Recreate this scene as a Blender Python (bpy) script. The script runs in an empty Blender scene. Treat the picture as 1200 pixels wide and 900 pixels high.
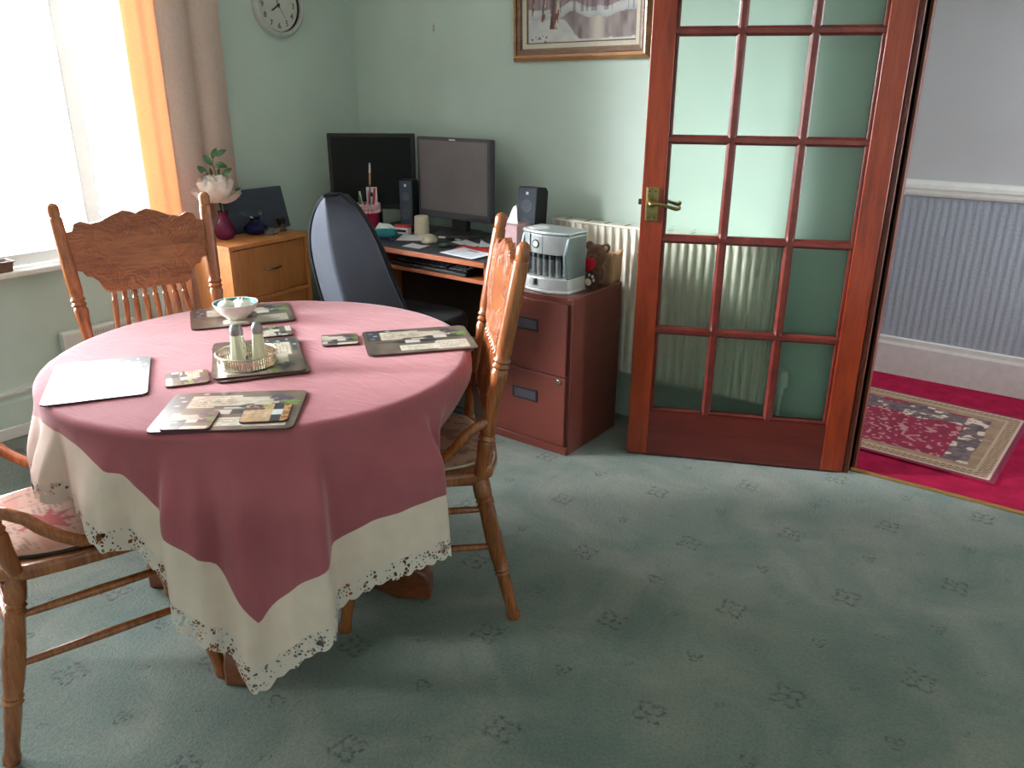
import bpy, bmesh, math, random
from mathutils import Matrix, Vector
R_ = math.radians
PI = math.pi
rnd = random.Random(7)
scene = bpy.context.scene
COL = scene.collection

# ------------------------------------------------------------------ camera
cam_d = bpy.data.cameras.new('camera')
cam = bpy.data.objects.new('camera', cam_d)
COL.objects.link(cam)
_R = Vector((0.80227574, 0.59693637, 0.00453903))
_U = Vector((-0.21281148, 0.27889562, 0.93644461))
_W = Vector((-0.55773193, 0.75225275, -0.35078611))
cam.matrix_world = Matrix(((_R.x, _U.x, -_W.x, 3.585), (_R.y, _U.y, -_W.y, -3.065), (_R.z, _U.z, -_W.z, 1.42615), (0, 0, 0, 1)))
cam_d.sensor_width = 36.0
cam_d.lens = 36.0 * 941.75 / 1200.0
cam_d.clip_start = 0.02
scene.camera = cam

# ------------------------------------------------------------------ sky, windows' portals, exposure
w = bpy.data.worlds.new('overcast_sky')
scene.world = w
w.use_nodes = True
wn = w.node_tree.nodes
wn['Background'].inputs[0].default_value = (0.90, 0.96, 1.0, 1)
wn['Background'].inputs[1].default_value = 12.0

def portal(name, loc, rot, sx, sy):
    ld = bpy.data.lights.new(name, 'AREA')
    ld.shape = 'RECTANGLE'
    ld.size = sx
    ld.size_y = sy
    ld.cycles.is_portal = True
    o = bpy.data.objects.new(name, ld)
    COL.objects.link(o)
    o.location = loc
    o.rotation_euler = rot
portal('sky_portal_bay', (-0.16, -2.40, 1.53), (0, R_(-90), 0), 1.7, 2.6)
portal('sky_portal_hall', (5.16, 0.75, 1.45), (0, R_(90), 0), 1.5, 0.9)  # samples the sky through the added hall window

sun_d = bpy.data.lights.new('veiled_sun', 'SUN')
sun_d.energy = 21.0
sun_d.angle = R_(30)
sun_d.color = (0.95, 1.0, 0.99)
sun = bpy.data.objects.new('veiled_sun', sun_d)
COL.objects.link(sun)
sun.rotation_euler = Vector((0.66, 0.70, -0.32)).to_track_quat('-Z', 'Y').to_euler()

vs = scene.view_settings
vs.view_transform = 'Standard'
vs.look = 'None'
vs.exposure = 0.95
vs.gamma = 1.0
vs.use_curve_mapping = False
scene.cycles.use_denoising = True
scene.cycles.max_bounces = 10
scene.cycles.diffuse_bounces = 6
scene.cycles.transparent_max_bounces = 16
scene.cycles.transmission_bounces = 10
scene.cycles.sample_clamp_indirect = 6.0

# ------------------------------------------------------------------ materials
def C(r, g, b):
    def f(v):
        v /= 255.0
        return v / 12.92 if v <= 0.04045 else ((v + 0.055) / 1.055) ** 2.4
    return (f(r), f(g), f(b), 1.0)
MATS = {}
class NT:
    def __init__(s, name):
        s.m = bpy.data.materials.new(name)
        s.m.use_nodes = True
        s.t = s.m.node_tree
        s.b = s.t.nodes['Principled BSDF']
        s.out = s.t.nodes['Material Output']
        MATS[name] = s.m
    def n(s, typ, **kw):
        o = s.t.nodes.new(typ)
        for k, v in kw.items():
            if k.startswith('_'):
                setattr(o, k[1:], v)
            else:
                o.inputs[k.replace('__', ' ')].default_value = v
        return o
    def l(s, a, b):
        s.t.links.new(a, b)
    def coord(s, scale=(1, 1, 1), rot=(0, 0, 0), kind='Object'):
        tc = s.n('ShaderNodeTexCoord')
        mp = s.n('ShaderNodeMapping')
        mp.inputs['Scale'].default_value = scale
        mp.inputs['Rotation'].default_value = rot
        s.l(tc.outputs[kind], mp.inputs[0])
        return mp.outputs[0]
    def ramp(s, fac, stops):
        r = s.n('ShaderNodeValToRGB')
        e = r.color_ramp.elements
        while len(e) < len(stops):
            e.new(0.5)
        for i, (p, c) in enumerate(stops):
            e[i].position = p
            e[i].color = c
        s.l(fac, r.inputs[0])
        return r.outputs[0]
    def bump(s, h, strength, dist=0.002):
        b = s.n('ShaderNodeBump')
        b.inputs['Strength'].default_value = strength
        b.inputs['Distance'].default_value = dist
        s.l(h, b.inputs['Height'])
        s.l(b.outputs[0], s.b.inputs['Normal'])
        return b

def math_(t, op, a, b=None, c=None):
    o = t.n('ShaderNodeMath', _operation=op)
    for i, v in enumerate((a, b, c)):
        if v is None:
            continue
        if isinstance(v, (int, float)):
            o.inputs[i].default_value = v
        else:
            t.l(v, o.inputs[i])
    return o.outputs[0]

def plain(name, c, rough=0.5, metal=0.0, noise=0.06, nscale=30, bump=0.0, bscale=200, **kw):
    t = NT(name)
    t.b.inputs['Roughness'].default_value = rough
    t.b.inputs['Metallic'].default_value = metal
    for k, v in kw.items():
        t.b.inputs[k.replace('__', ' ')].default_value = v
    co = t.coord()
    nz = t.n('ShaderNodeTexNoise', Scale=nscale, Detail=4.0)
    t.l(co, nz.inputs['Vector'])
    lo = tuple(x * (1 - noise * 2) for x in c[:3]) + (1,)
    hi = tuple(min(1, x * (1 + noise * 2)) for x in c[:3]) + (1,)
    t.l(t.ramp(nz.outputs[0], [(0.3, lo), (0.7, hi)]), t.b.inputs['Base Color'])
    if bump:
        nb = t.n('ShaderNodeTexNoise', Scale=bscale, Detail=3.0)
        t.l(co, nb.inputs['Vector'])
        t.bump(nb.outputs[0], bump)
    return t.m

def wood(name, dark, mid, light, rough=0.3, scale=(14, 14, 1.6), grain=9.0, coat=0.3, carve=0.0, bump=0.15):
    t = NT(name)
    t.b.inputs['Roughness'].default_value = rough
    t.b.inputs['Coat Weight'].default_value = coat
    t.b.inputs['Coat Roughness'].default_value = 0.15
    co = t.coord(scale)
    nz = t.n('ShaderNodeTexNoise', Scale=grain, Detail=6.0, Roughness=0.62, Distortion=0.6)
    t.l(co, nz.inputs['Vector'])
    n2 = t.n('ShaderNodeTexNoise', Scale=1.3, Detail=2.0)
    t.l(co, n2.inputs['Vector'])
    mx = t.n('ShaderNodeMath', _operation='MULTIPLY_ADD')
    t.l(n2.outputs[0], mx.inputs[0])
    mx.inputs[1].default_value = 0.5
    ad = t.n('ShaderNodeMath', _operation='MULTIPLY')
    t.l(nz.outputs[0], ad.inputs[0])
    ad.inputs[1].default_value = 0.6
    t.l(ad.outputs[0], mx.inputs[2])
    t.l(t.ramp(mx.outputs[0], [(0.33, dark), (0.52, mid), (0.72, light)]), t.b.inputs['Base Color'])
    if carve:
        cc = t.coord((1, 1, 1))
        v = t.n('ShaderNodeTexVoronoi', Scale=24.0, _feature='SMOOTH_F1')
        t.l(cc, v.inputs['Vector'])
        wv = t.n('ShaderNodeMath', _operation='MULTIPLY')
        t.l(v.outputs['Distance'], wv.inputs[0])
        wv.inputs[1].default_value = 42.0
        sn = t.n('ShaderNodeMath', _operation='SINE')
        t.l(wv.outputs[0], sn.inputs[0])
        # the middle of the panel is left plain: an oval on the chair back
        sx = t.n('ShaderNodeSeparateXYZ')
        t.l(cc, sx.inputs[0])
        ex = math_(t, 'MULTIPLY', sx.outputs[0], 1 / .105)
        ez = math_(t, 'MULTIPLY', math_(t, 'SUBTRACT', sx.outputs[2], .905), 1 / .055)
        rr = math_(t, 'ADD', math_(t, 'MULTIPLY', ex, ex), math_(t, 'MULTIPLY', ez, ez))
        mk = math_(t, 'GREATER_THAN', rr, 1.0)
        t.bump(math_(t, 'MULTIPLY', sn.outputs[0], mk), carve, 0.003)
    else:
        t.bump(nz.outputs[0], bump, 0.001)
    return t.m

def painted(name, rough=0.5, spec=0.5, bump=0.0, bscale=300, coat=0.0, metal=0.0):
    t = NT(name)
    a = t.n('ShaderNodeVertexColor')
    a.layer_name = 'Col'
    t.l(a.outputs[0], t.b.inputs['Base Color'])
    t.b.inputs['Roughness'].default_value = rough
    t.b.inputs['Coat Weight'].default_value = coat
    t.b.inputs['Coat Roughness'].default_value = 0.22
    if bump:
        nb = t.n('ShaderNodeTexNoise', Scale=bscale, Detail=3.0)
        t.l(t.coord(), nb.inputs['Vector'])
        t.bump(nb.outputs[0], bump)
    return t.m

def wallpaint(name, c, rough=0.85, bump=0.12, bscale=55, dist=0.004):
    t = NT(name)
    t.b.inputs['Roughness'].default_value = rough
    co = t.coord(kind='Object')
    nz = t.n('ShaderNodeTexNoise', Scale=2.2, Detail=3.0)
    t.l(co, nz.inputs['Vector'])
    lo = tuple(x * 0.95 for x in c[:3]) + (1,)
    hi = tuple(min(1, x * 1.04) for x in c[:3]) + (1,)
    t.l(t.ramp(nz.outputs[0], [(0.35, lo), (0.65, hi)]), t.b.inputs['Base Color'])
    nb = t.n('ShaderNodeTexNoise', Scale=bscale, Detail=4.0)
    t.l(co, nb.inputs['Vector'])
    t.bump(nb.outputs[0], bump, dist)
    return t.m

wallpaint('wall_green', C(196, 210, 201))
wallpaint('reveal_white', C(228, 226, 222), bump=0.35, bscale=40, dist=0.006)
wallpaint('ceiling_white', C(225, 224, 218), bump=0.2, bscale=30)
wallpaint('hall_paint', C(186, 182, 184))
plain('white_gloss', C(226, 222, 216), 0.35, noise=0.02)
plain('white_upvc', C(238, 240, 240), 0.3, noise=0.01)
plain('cream_gloss', C(205, 198, 194), 0.35, noise=0.03)
plain('radiator_white', C(222, 214, 200), 0.35, noise=0.03)
plain('dark_slot', C(40, 38, 36), 0.8)
# hall wallpaper with embossed vertical ribs
t = NT('hall_wallpaper')
t.b.inputs['Roughness'].default_value = 0.75
co = t.coord()
wv = t.n('ShaderNodeTexWave', Scale=9.0, Distortion=1.2, Detail=2.0, _bands_direction='X')
wv.inputs['Detail Scale'].default_value = 6.0
t.l(co, wv.inputs['Vector'])
nz = t.n('ShaderNodeTexNoise', Scale=90.0, Detail=3.0)
t.l(co, nz.inputs['Vector'])
ad = t.n('ShaderNodeMath', _operation='ADD')
t.l(wv.outputs['Fac'], ad.inputs[0])
t.l(nz.outputs[0], ad.inputs[1])
t.bump(ad.outputs[0], 0.2, 0.005)
t.l(t.ramp(nz.outputs[0], [(0.3, C(146, 150, 160)), (0.7, C(160, 163, 172))]), t.b.inputs['Base Color'])

# green carpet with small floral motifs on a diagonal lattice
t = NT('carpet_green')
t.b.inputs['Roughness'].default_value = 1.0
t.b.inputs['Specular IOR Level'].default_value = 0.1
t.b.inputs['Sheen Weight'].default_value = 0.25
t.b.inputs['Sheen Roughness'].default_value = 0.6
geo = t.n('ShaderNodeNewGeometry')
sp = t.n('ShaderNodeSeparateXYZ')
t.l(geo.outputs['Position'], sp.inputs[0])
wob = t.n('ShaderNodeTexNoise', Scale=26.0, Detail=2.0)
t.l(geo.outputs['Position'], wob.inputs['Vector'])
wobc = math_(t, 'MULTIPLY_ADD', wob.outputs[0], 0.03, -0.015)
gx = math_(t, 'ADD', math_(t, 'DIVIDE', math_(t, 'SUBTRACT', sp.outputs[0], 2.436), 0.25), wobc)
gy = math_(t, 'ADD', math_(t, 'DIVIDE', math_(t, 'SUBTRACT', sp.outputs[1], -0.598), 0.257), wobc)
def motif(gx, gy, half_period, size, petals):
    # lattice of i+j even cells: rotate 45 so it becomes a square lattice with unit cell
    a = math_(t, 'MULTIPLY', math_(t, 'ADD', gx, gy), half_period)
    b = math_(t, 'MULTIPLY', math_(t, 'SUBTRACT', gx, gy), half_period)
    fa = math_(t, 'SUBTRACT', math_(t, 'FRACT', math_(t, 'ADD', a, 0.5)), 0.5)
    fb = math_(t, 'SUBTRACT', math_(t, 'FRACT', math_(t, 'ADD', b, 0.5)), 0.5)
    r = math_(t, 'SQRT', math_(t, 'ADD', math_(t, 'MULTIPLY', fa, fa), math_(t, 'MULTIPLY', fb, fb)))
    an = math_(t, 'ARCTAN2', fb, fa)
    lob = math_(t, 'MULTIPLY_ADD', math_(t, 'COSINE', math_(t, 'MULTIPLY', an, petals)), 0.28 * size, size)
    ring = math_(t, 'SUBTRACT', 1.0, math_(t, 'MULTIPLY', math_(t, 'ABSOLUTE', math_(t, 'SUBTRACT', r, lob)), 9.0 / size * 0.27))
    core = math_(t, 'LESS_THAN', r, size * 0.30)
    return math_(t, 'MAXIMUM', math_(t, 'MAXIMUM', ring, 0.0), core)
m1 = motif(gx, gy, 0.5, 0.088, 4.0)
gx2 = math_(t, 'ADD', gx, 1.0)
m2 = motif(gx2, gy, 0.5, 0.045, 3.0)
gx3 = math_(t, 'ADD', gx, 0.5)
gy3 = math_(t, 'ADD', gy, 0.5)
m3 = motif(gx3, gy3, 1.0, 0.05, 2.0)
mot = math_(t, 'MAXIMUM', math_(t, 'MAXIMUM', m1, m2), math_(t, 'MULTIPLY', m3, 0.8))
brk = t.n('ShaderNodeTexNoise', Scale=75.0, Detail=2.0)
t.l(geo.outputs['Position'], brk.inputs['Vector'])
brkf = t.n('ShaderNodeMapRange')
t.l(brk.outputs[0], brkf.inputs[0])
brkf.inputs[1].default_value = 0.40
brkf.inputs[2].default_value = 0.56
mot = math_(t, 'MULTIPLY', mot, brkf.outputs[0])
mot = math_(t, 'MINIMUM', math_(t, 'MULTIPLY', mot, 0.85), 0.8)
pile = t.n('ShaderNodeTexNoise', Scale=330.0, Detail=3.0)
t.l(geo.outputs['Position'], pile.inputs['Vector'])
pile2 = t.n('ShaderNodeTexNoise', Scale=110.0, Detail=2.0)
t.l(geo.outputs['Position'], pile2.inputs['Vector'])
brush = t.n('ShaderNodeTexNoise', Scale=3.2, Detail=4.0, Roughness=0.6, Distortion=0.8)
t.l(geo.outputs['Position'], brush.inputs['Vector'])
bcol = t.ramp(brush.outputs[0], [(0.34, C(104, 120, 113)), (0.5, C(122, 130, 122)), (0.68, C(142, 144, 135))])
mixp = t.n('ShaderNodeMixRGB', _blend_type='MULTIPLY', Fac=0.5)
t.l(bcol, mixp.inputs[1])
t.l(t.ramp(math_(t, 'MULTIPLY_ADD', pile.outputs[0], 0.6, math_(t, 'MULTIPLY', pile2.outputs[0], 0.4)), [(0.36, (0.35, 0.35, 0.35, 1)), (0.56, (1.1, 1.1, 1.1, 1))]), mixp.inputs[2])
mixm = t.n('ShaderNodeMixRGB')
t.l(mot, mixm.inputs[0])
t.l(mixp.outputs[0], mixm.inputs[1])
mc = t.n('ShaderNodeTexNoise', Scale=60.0)
t.l(geo.outputs['Position'], mc.inputs['Vector'])
t.l(t.ramp(mc.outputs[0], [(0.42, C(34, 42, 42)), (0.62, C(104, 94, 102))]), mixm.inputs[2])
t.l(mixm.outputs[0], t.b.inputs['Base Color'])
hgt = math_(t, 'ADD', math_(t, 'ADD', pile.outputs[0], pile2.outputs[0]), math_(t, 'MULTIPLY', mot, -0.8))
t.bump(hgt, 0.8, 0.006)

plain('carpet_red', C(150, 22, 58), 1.0, noise=0.12, nscale=14, bump=0.6, bscale=350, Specular__IOR__Level=0.1)
wood('oak', C(98, 50, 26), C(146, 80, 40), C(176, 106, 58), 0.26, coat=0.5)
wood('oak_carved', C(98, 48, 26), C(142, 78, 42), C(170, 100, 58), 0.34, scale=(2, 14, 14), carve=0.55)
wood('table_oak', C(80, 36, 20), C(110, 54, 30), C(132, 70, 40), 0.35, scale=(3, 3, 9))
wood('door_mahogany', C(96, 26, 10), C(134, 42, 15), C(158, 60, 24), 0.28, scale=(12, 12, 1.2), grain=6.0, coat=0.35)
wood('door_muntin', C(80, 26, 22), C(106, 36, 30), C(124, 48, 40), 0.3, scale=(9, 9, 9), grain=4.0, coat=0.35)
wood('door_rail', C(70, 18, 14), C(92, 26, 20), C(108, 36, 28), 0.3, scale=(1.2, 12, 12), grain=6.0, coat=0.3)
wood('jamb_wood', C(84, 34, 20), C(104, 44, 26), C(120, 54, 32), 0.4, scale=(12, 12, 1.2))
wood('pine_veneer', C(176, 108, 58), C(200, 130, 74), C(214, 148, 90), 0.4, scale=(9, 9, 1.4), coat=0.1, bump=0.05)
wood('pine_drawer', C(164, 104, 58), C(180, 118, 68), C(194, 132, 80), 0.4, scale=(9, 9, 1.0), coat=0.1, bump=0.05)
wood('desk_cherry', C(130, 62, 34), C(160, 84, 48), C(180, 102, 62), 0.4, scale=(1.5, 12, 12), coat=0.1, bump=0.05)
plain('desk_top_grey', C(66, 68, 76), 0.5, noise=0.08)
wood('frame_gilt', C(110, 66, 30), C(160, 104, 54), C(186, 132, 78), 0.35, scale=(2, 14, 14), coat=0.2)
wood('frame_brown', C(84, 58, 40), C(120, 88, 62), C(142, 110, 82), 0.4, scale=(2, 14, 14), coat=0.1)
plain('linen_liner', C(206, 196, 180), 0.8, noise=0.05, nscale=200)
plain('steel_brown', C(108, 51, 42), 0.38, noise=0.04, nscale=8)
plain('steel_brown_dark', C(52, 26, 22), 0.5, noise=0.04)
plain('handle_recess', C(74, 70, 80), 0.4)
plain('handle_black', C(26, 26, 30), 0.5)
plain('brass_old', C(150, 132, 86), 0.32, 1.0, noise=0.12, nscale=60)
plain('brass_strip', C(196, 150, 86), 0.35, 0.8, noise=0.05)
plain('chrome', C(205, 205, 205), 0.18, 1.0, noise=0.02)
plain('silver_old', C(206, 196, 178), 0.25, 1.0, noise=0.08, nscale=80)
plain('silver_plastic', C(176, 182, 184), 0.32, 0.55, noise=0.03)
plain('silver_side', C(112, 126, 128), 0.4, 0.3, noise=0.03)
plain('silver_light', C(206, 208, 210), 0.35, 0.3, noise=0.02)
plain('black_plastic', C(24, 26, 30), 0.45, noise=0.04)
plain('black_gloss', C(20, 22, 26), 0.2, noise=0.02)
plain('screen_off', C(18, 22, 24), 0.5, noise=0.02, Specular__IOR__Level=0.2)
plain('screen_glare', C(112, 104, 106), 0.3, noise=0.05, nscale=6)  # switched-off screen, with reflected window haze painted into its base colour
plain('bezel_grey', C(66, 66, 72), 0.4, noise=0.03)
plain('speaker_blue', C(58, 66, 82), 0.6, noise=0.05)
plain('speaker_cone', C(76, 84, 100), 0.5, noise=0.05)
plain('office_grey', C(64, 68, 80), 0.9, noise=0.05, nscale=12, bump=0.2, bscale=500)
plain('office_dark', C(26, 28, 36), 0.95, noise=0.08, bump=0.2, bscale=500)
plain('cloth_cream', C(222, 197, 184), 0.95, noise=0.03, nscale=15, bump=0.1, bscale=700)
plain('curtain_pole_white', C(230, 226, 216), 0.4)
plain('white_paper', C(228, 228, 234), 0.8, noise=0.02)
plain('white_ceramic', C(226, 218, 214), 0.2, noise=0.02)
plain('teal_glaze', C(70, 150, 158), 0.2, noise=0.05)
plain('garlic_white', C(232, 224, 206), 0.6, noise=0.05, nscale=20)
plain('red_felt', C(196, 20, 44), 0.9, noise=0.06, bump=0.3)
plain('bear_brown', C(110, 74, 58), 1.0, noise=0.2, nscale=40, bump=0.8, bscale=260, Sheen__Weight=0.3)
plain('bear_dark', C(62, 40, 32), 1.0, noise=0.2, nscale=40, bump=0.8, bscale=260, Sheen__Weight=0.2)
plain('bear_pad', C(206, 186, 164), 0.9, noise=0.06)
plain('kraft_paper', C(178, 140, 104), 0.85, noise=0.05, nscale=12)
plain('pink_box', C(200, 160, 166), 0.7, noise=0.06, nscale=25)
plain('tissue_white', C(240, 240, 242), 0.95, noise=0.02)
plain('magenta_felt', C(168, 18, 66), 0.9, noise=0.08)
plain('pink_knit', C(226, 176, 184), 0.95, noise=0.12, nscale=120, bump=0.5)
plain('teal_fabric', C(34, 128, 140), 0.7, noise=0.1)
plain('deep_teal', C(10, 52, 66), 0.8, noise=0.1)
plain('purple_plastic', C(88, 50, 140), 0.35)
plain('red_plastic', C(200, 44, 54), 0.4)
plain('green_plastic', C(84, 130, 78), 0.4)
plain('teal_pencil', C(60, 110, 112), 0.5)
plain('tan_wood', C(206, 150, 96), 0.6)
plain('white_plastic', C(228, 226, 222), 0.4, noise=0.02)
plain('cream_plastic', C(222, 206, 182), 0.4, noise=0.03)
plain('red_card', C(206, 60, 60), 0.7)
plain('clock_rim', C(190, 190, 186), 0.35, noise=0.03)
plain('clock_face', C(206, 204, 196), 0.6, noise=0.02)
plain('ink_black', C(22, 22, 24), 0.6)
plain('petal_pale', C(242, 224, 216), 0.7, noise=0.05, nscale=40, Subsurface__Weight=0.15)
plain('petal_pink', C(226, 186, 182), 0.7, noise=0.08, nscale=40, Subsurface__Weight=0.15)
plain('leaf_green', C(58, 96, 56), 0.5, noise=0.2, nscale=40)
plain('stem_brown', C(104, 80, 56), 0.7)
plain('pewter', C(80, 72, 68), 0.4, 0.8, noise=0.15)
plain('cap_metal', C(150, 146, 146), 0.38, 0.8, noise=0.1)
plain('key_grey', C(52, 54, 62), 0.4)
plain('desk_shade_dark', C(40, 28, 24), 0.8)  # painted shade for the desk's back panel
plain('soil_brown', C(70, 50, 38), 0.95, noise=0.25, nscale=80)
plain('tray_brown', C(120, 92, 76), 0.5)
plain('outside_paving', C(190, 190, 186), 0.9, noise=0.08, nscale=4)
plain('pepper_grain', C(150, 128, 84), 0.8, noise=0.2, nscale=200)
plain('salt_grain', C(206, 206, 150), 0.8, noise=0.05)
plain('mat_edge', C(88, 40, 48), 0.5)

# pink cloth: woven cotton, with soft crumple relief
t = NT('cloth_pink')
t.b.inputs['Roughness'].default_value = 0.85
t.b.inputs['Sheen Weight'].default_value = 0.3
t.b.inputs['Sheen Roughness'].default_value = 0.4
co = t.coord()
nz = t.n('ShaderNodeTexNoise', Scale=7.0, Detail=3.0)
t.l(co, nz.inputs['Vector'])
t.l(t.ramp(nz.outputs[0], [(0.3, C(156, 77, 86)), (0.7, C(166, 87, 96))]), t.b.inputs['Base Color'])
cr = t.n('ShaderNodeTexNoise', Scale=9.0, Detail=2.0, Distortion=1.5)
t.l(t.coord((1, 3, 1), (0, 0, R_(35))), cr.inputs['Vector'])
t.bump(cr.outputs[0], 0.25, 0.01)

# lace: cotton with open holes
t = NT('lace_white')
t.b.inputs['Roughness'].default_value = 0.9
t.b.inputs['Base Color'].default_value = C(214, 196, 186)
co = t.coord()
vo = t.n('ShaderNodeTexVoronoi', Scale=105.0, _feature='DISTANCE_TO_EDGE')
t.l(co, vo.inputs['Vector'])
nz = t.n('ShaderNodeTexNoise', Scale=38.0, Detail=1.0)
t.l(co, nz.inputs['Vector'])
thr = math_(t, 'MULTIPLY_ADD', nz.outputs[0], 1.1, -0.30)
al = math_(t, 'LESS_THAN', vo.outputs['Distance'], thr)
t.l(al, t.b.inputs['Alpha'])

# peach curtain, lets light through
for CN_, CT_ in (('curtain_peach', 0.08), ('curtain_edge', 0.30)):
    t = NT(CN_)
    t.b.inputs['Roughness'].default_value = 0.95
    co = t.coord()
    nz = t.n('ShaderNodeTexNoise', Scale=120.0, Detail=3.0)
    t.l(co, nz.inputs['Vector'])
    t.l(t.ramp(nz.outputs[0], [(0.3, C(210, 184, 172)), (0.7, C(222, 198, 188))]), t.b.inputs['Base Color'])
    tr = t.n('ShaderNodeBsdfTranslucent')
    tr.inputs[0].default_value = C(255, 150, 84)
    mx = t.n('ShaderNodeMixShader')
    mx.inputs[0].default_value = CT_
    t.l(t.b.outputs[0], mx.inputs[1])
    t.l(tr.outputs[0], mx.inputs[2])
    t.l(mx.outputs[0], t.out.inputs[0])
    t.bump(nz.outputs[0], 0.15)
# sheer net
t = NT('net_white')
t.b.inputs['Base Color'].default_value = C(240, 238, 236)
t.b.inputs['Roughness'].default_value = 0.95
tr = t.n('ShaderNodeBsdfTransparent')
tl = t.n('ShaderNodeBsdfTranslucent')
tl.inputs[0].default_value = C(240, 238, 236)
a1 = t.n('ShaderNodeMixShader')
a1.inputs[0].default_value = 0.5
t.l(t.b.outputs[0], a1.inputs[1])
t.l(tl.outputs[0], a1.inputs[2])
a2 = t.n('ShaderNodeMixShader')
vo = t.n('ShaderNodeTexVoronoi', Scale=45.0)
t.l(t.coord((1, 1, 0.6)), vo.inputs['Vector'])
t.l(t.ramp(vo.outputs['Distance'], [(0.10, (0.9, 0.9, 0.9, 1)), (0.2, (0.55, 0.55, 0.55, 1))]), a2.inputs[0])
t.l(tr.outputs[0], a2.inputs[1])
t.l(a1.outputs[0], a2.inputs[2])
t.l(a2.outputs[0], t.out.inputs[0])

# clear window glass
t = NT('glass_clear')
tr = t.n('ShaderNodeBsdfTransparent')
gl = t.n('ShaderNodeBsdfGlossy')
gl.inputs['Roughness'].default_value = 0.02
fr = t.n('ShaderNodeFresnel', IOR=1.45)
mx = t.n('ShaderNodeMixShader')
t.l(fr.outputs[0], mx.inputs[0])
t.l(tr.outputs[0], mx.inputs[1])
t.l(gl.outputs[0], mx.inputs[2])
t.l(mx.outputs[0], t.out.inputs[0])
# rippled door glass
t = NT('glass_rippled')
co = t.coord((1, 1, 0.45))
nz = t.n('ShaderNodeTexNoise', Scale=34.0, Detail=2.0, Distortion=0.5)
t.l(co, nz.inputs['Vector'])
n2 = t.n('ShaderNodeTexNoise', Scale=9.0, Detail=1.0)
t.l(co, n2.inputs['Vector'])
hh = math_(t, 'MULTIPLY_ADD', n2.outputs[0], 2.0, nz.outputs[0])
bp = t.n('ShaderNodeBump')
bp.inputs['Strength'].default_value = 0.35
bp.inputs['Distance'].default_value = 0.01
t.l(hh, bp.inputs['Height'])
rf = t.n('ShaderNodeBsdfRefraction', IOR=1.25, Roughness=0.03)
rf.inputs[0].default_value = (0.86, 0.91, 0.88, 1)
t.l(bp.outputs[0], rf.inputs['Normal'])
tr = t.n('ShaderNodeBsdfTransparent')
tr.inputs[0].default_value = (0.84, 0.89, 0.86, 1)
mt = t.n('ShaderNodeMixShader')
mt.inputs[0].default_value = 0.32
t.l(tr.outputs[0], mt.inputs[1])
t.l(rf.outputs[0], mt.inputs[2])
gl = t.n('ShaderNodeBsdfGlossy')
gl.inputs['Roughness'].default_value = 0.08
t.l(bp.outputs[0], gl.inputs['Normal'])
fr = t.n('ShaderNodeFresnel', IOR=1.25)
mx = t.n('ShaderNodeMixShader')
t.l(fr.outputs[0], mx.inputs[0])
t.l(mt.outputs[0], mx.inputs[1])
t.l(gl.outputs[0], mx.inputs[2])
t.l(mx.outputs[0], t.out.inputs[0])

def tinted_glass(name, c, rough=0.05, tr=0.6):
    t = NT(name)
    t.b.inputs['Base Color'].default_value = c
    t.b.inputs['Roughness'].default_value = rough
    t.b.inputs['Transmission Weight'].default_value = tr
    t.b.inputs['IOR'].default_value = 1.3
    nz = t.n('ShaderNodeTexNoise', Scale=20.0)
    t.l(t.coord(), nz.inputs['Vector'])
    t.bump(nz.outputs[0], 0.05)
tinted_glass('glass_plum', C(120, 40, 78), 0.15, 0.35)
tinted_glass('glass_navy', C(30, 32, 78), 0.08, 0.4)
tinted_glass('glass_plain', C(232, 236, 234), 0.05, 0.85)
tinted_glass('glass_greenish', C(228, 224, 196), 0.12, 0.15)
tinted_glass('tube_clear', C(200, 204, 208), 0.1, 0.75)
painted('print_mat', 0.3, coat=0.8)
painted('print_cushion', 0.9, bump=0.3, bscale=500)
painted('print_rug', 1.0, bump=0.6, bscale=400)
painted('print_canvas', 0.7, bump=0.3, bscale=150)
painted('print_paper', 0.75)

# ------------------------------------------------------------------ mesh helpers
def align(p, q):
    d = Vector(q) - Vector(p)
    M = d.to_track_quat('Z', 'Y').to_matrix().to_4x4()
    M.translation = Vector(p)
    return M, d.length

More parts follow.
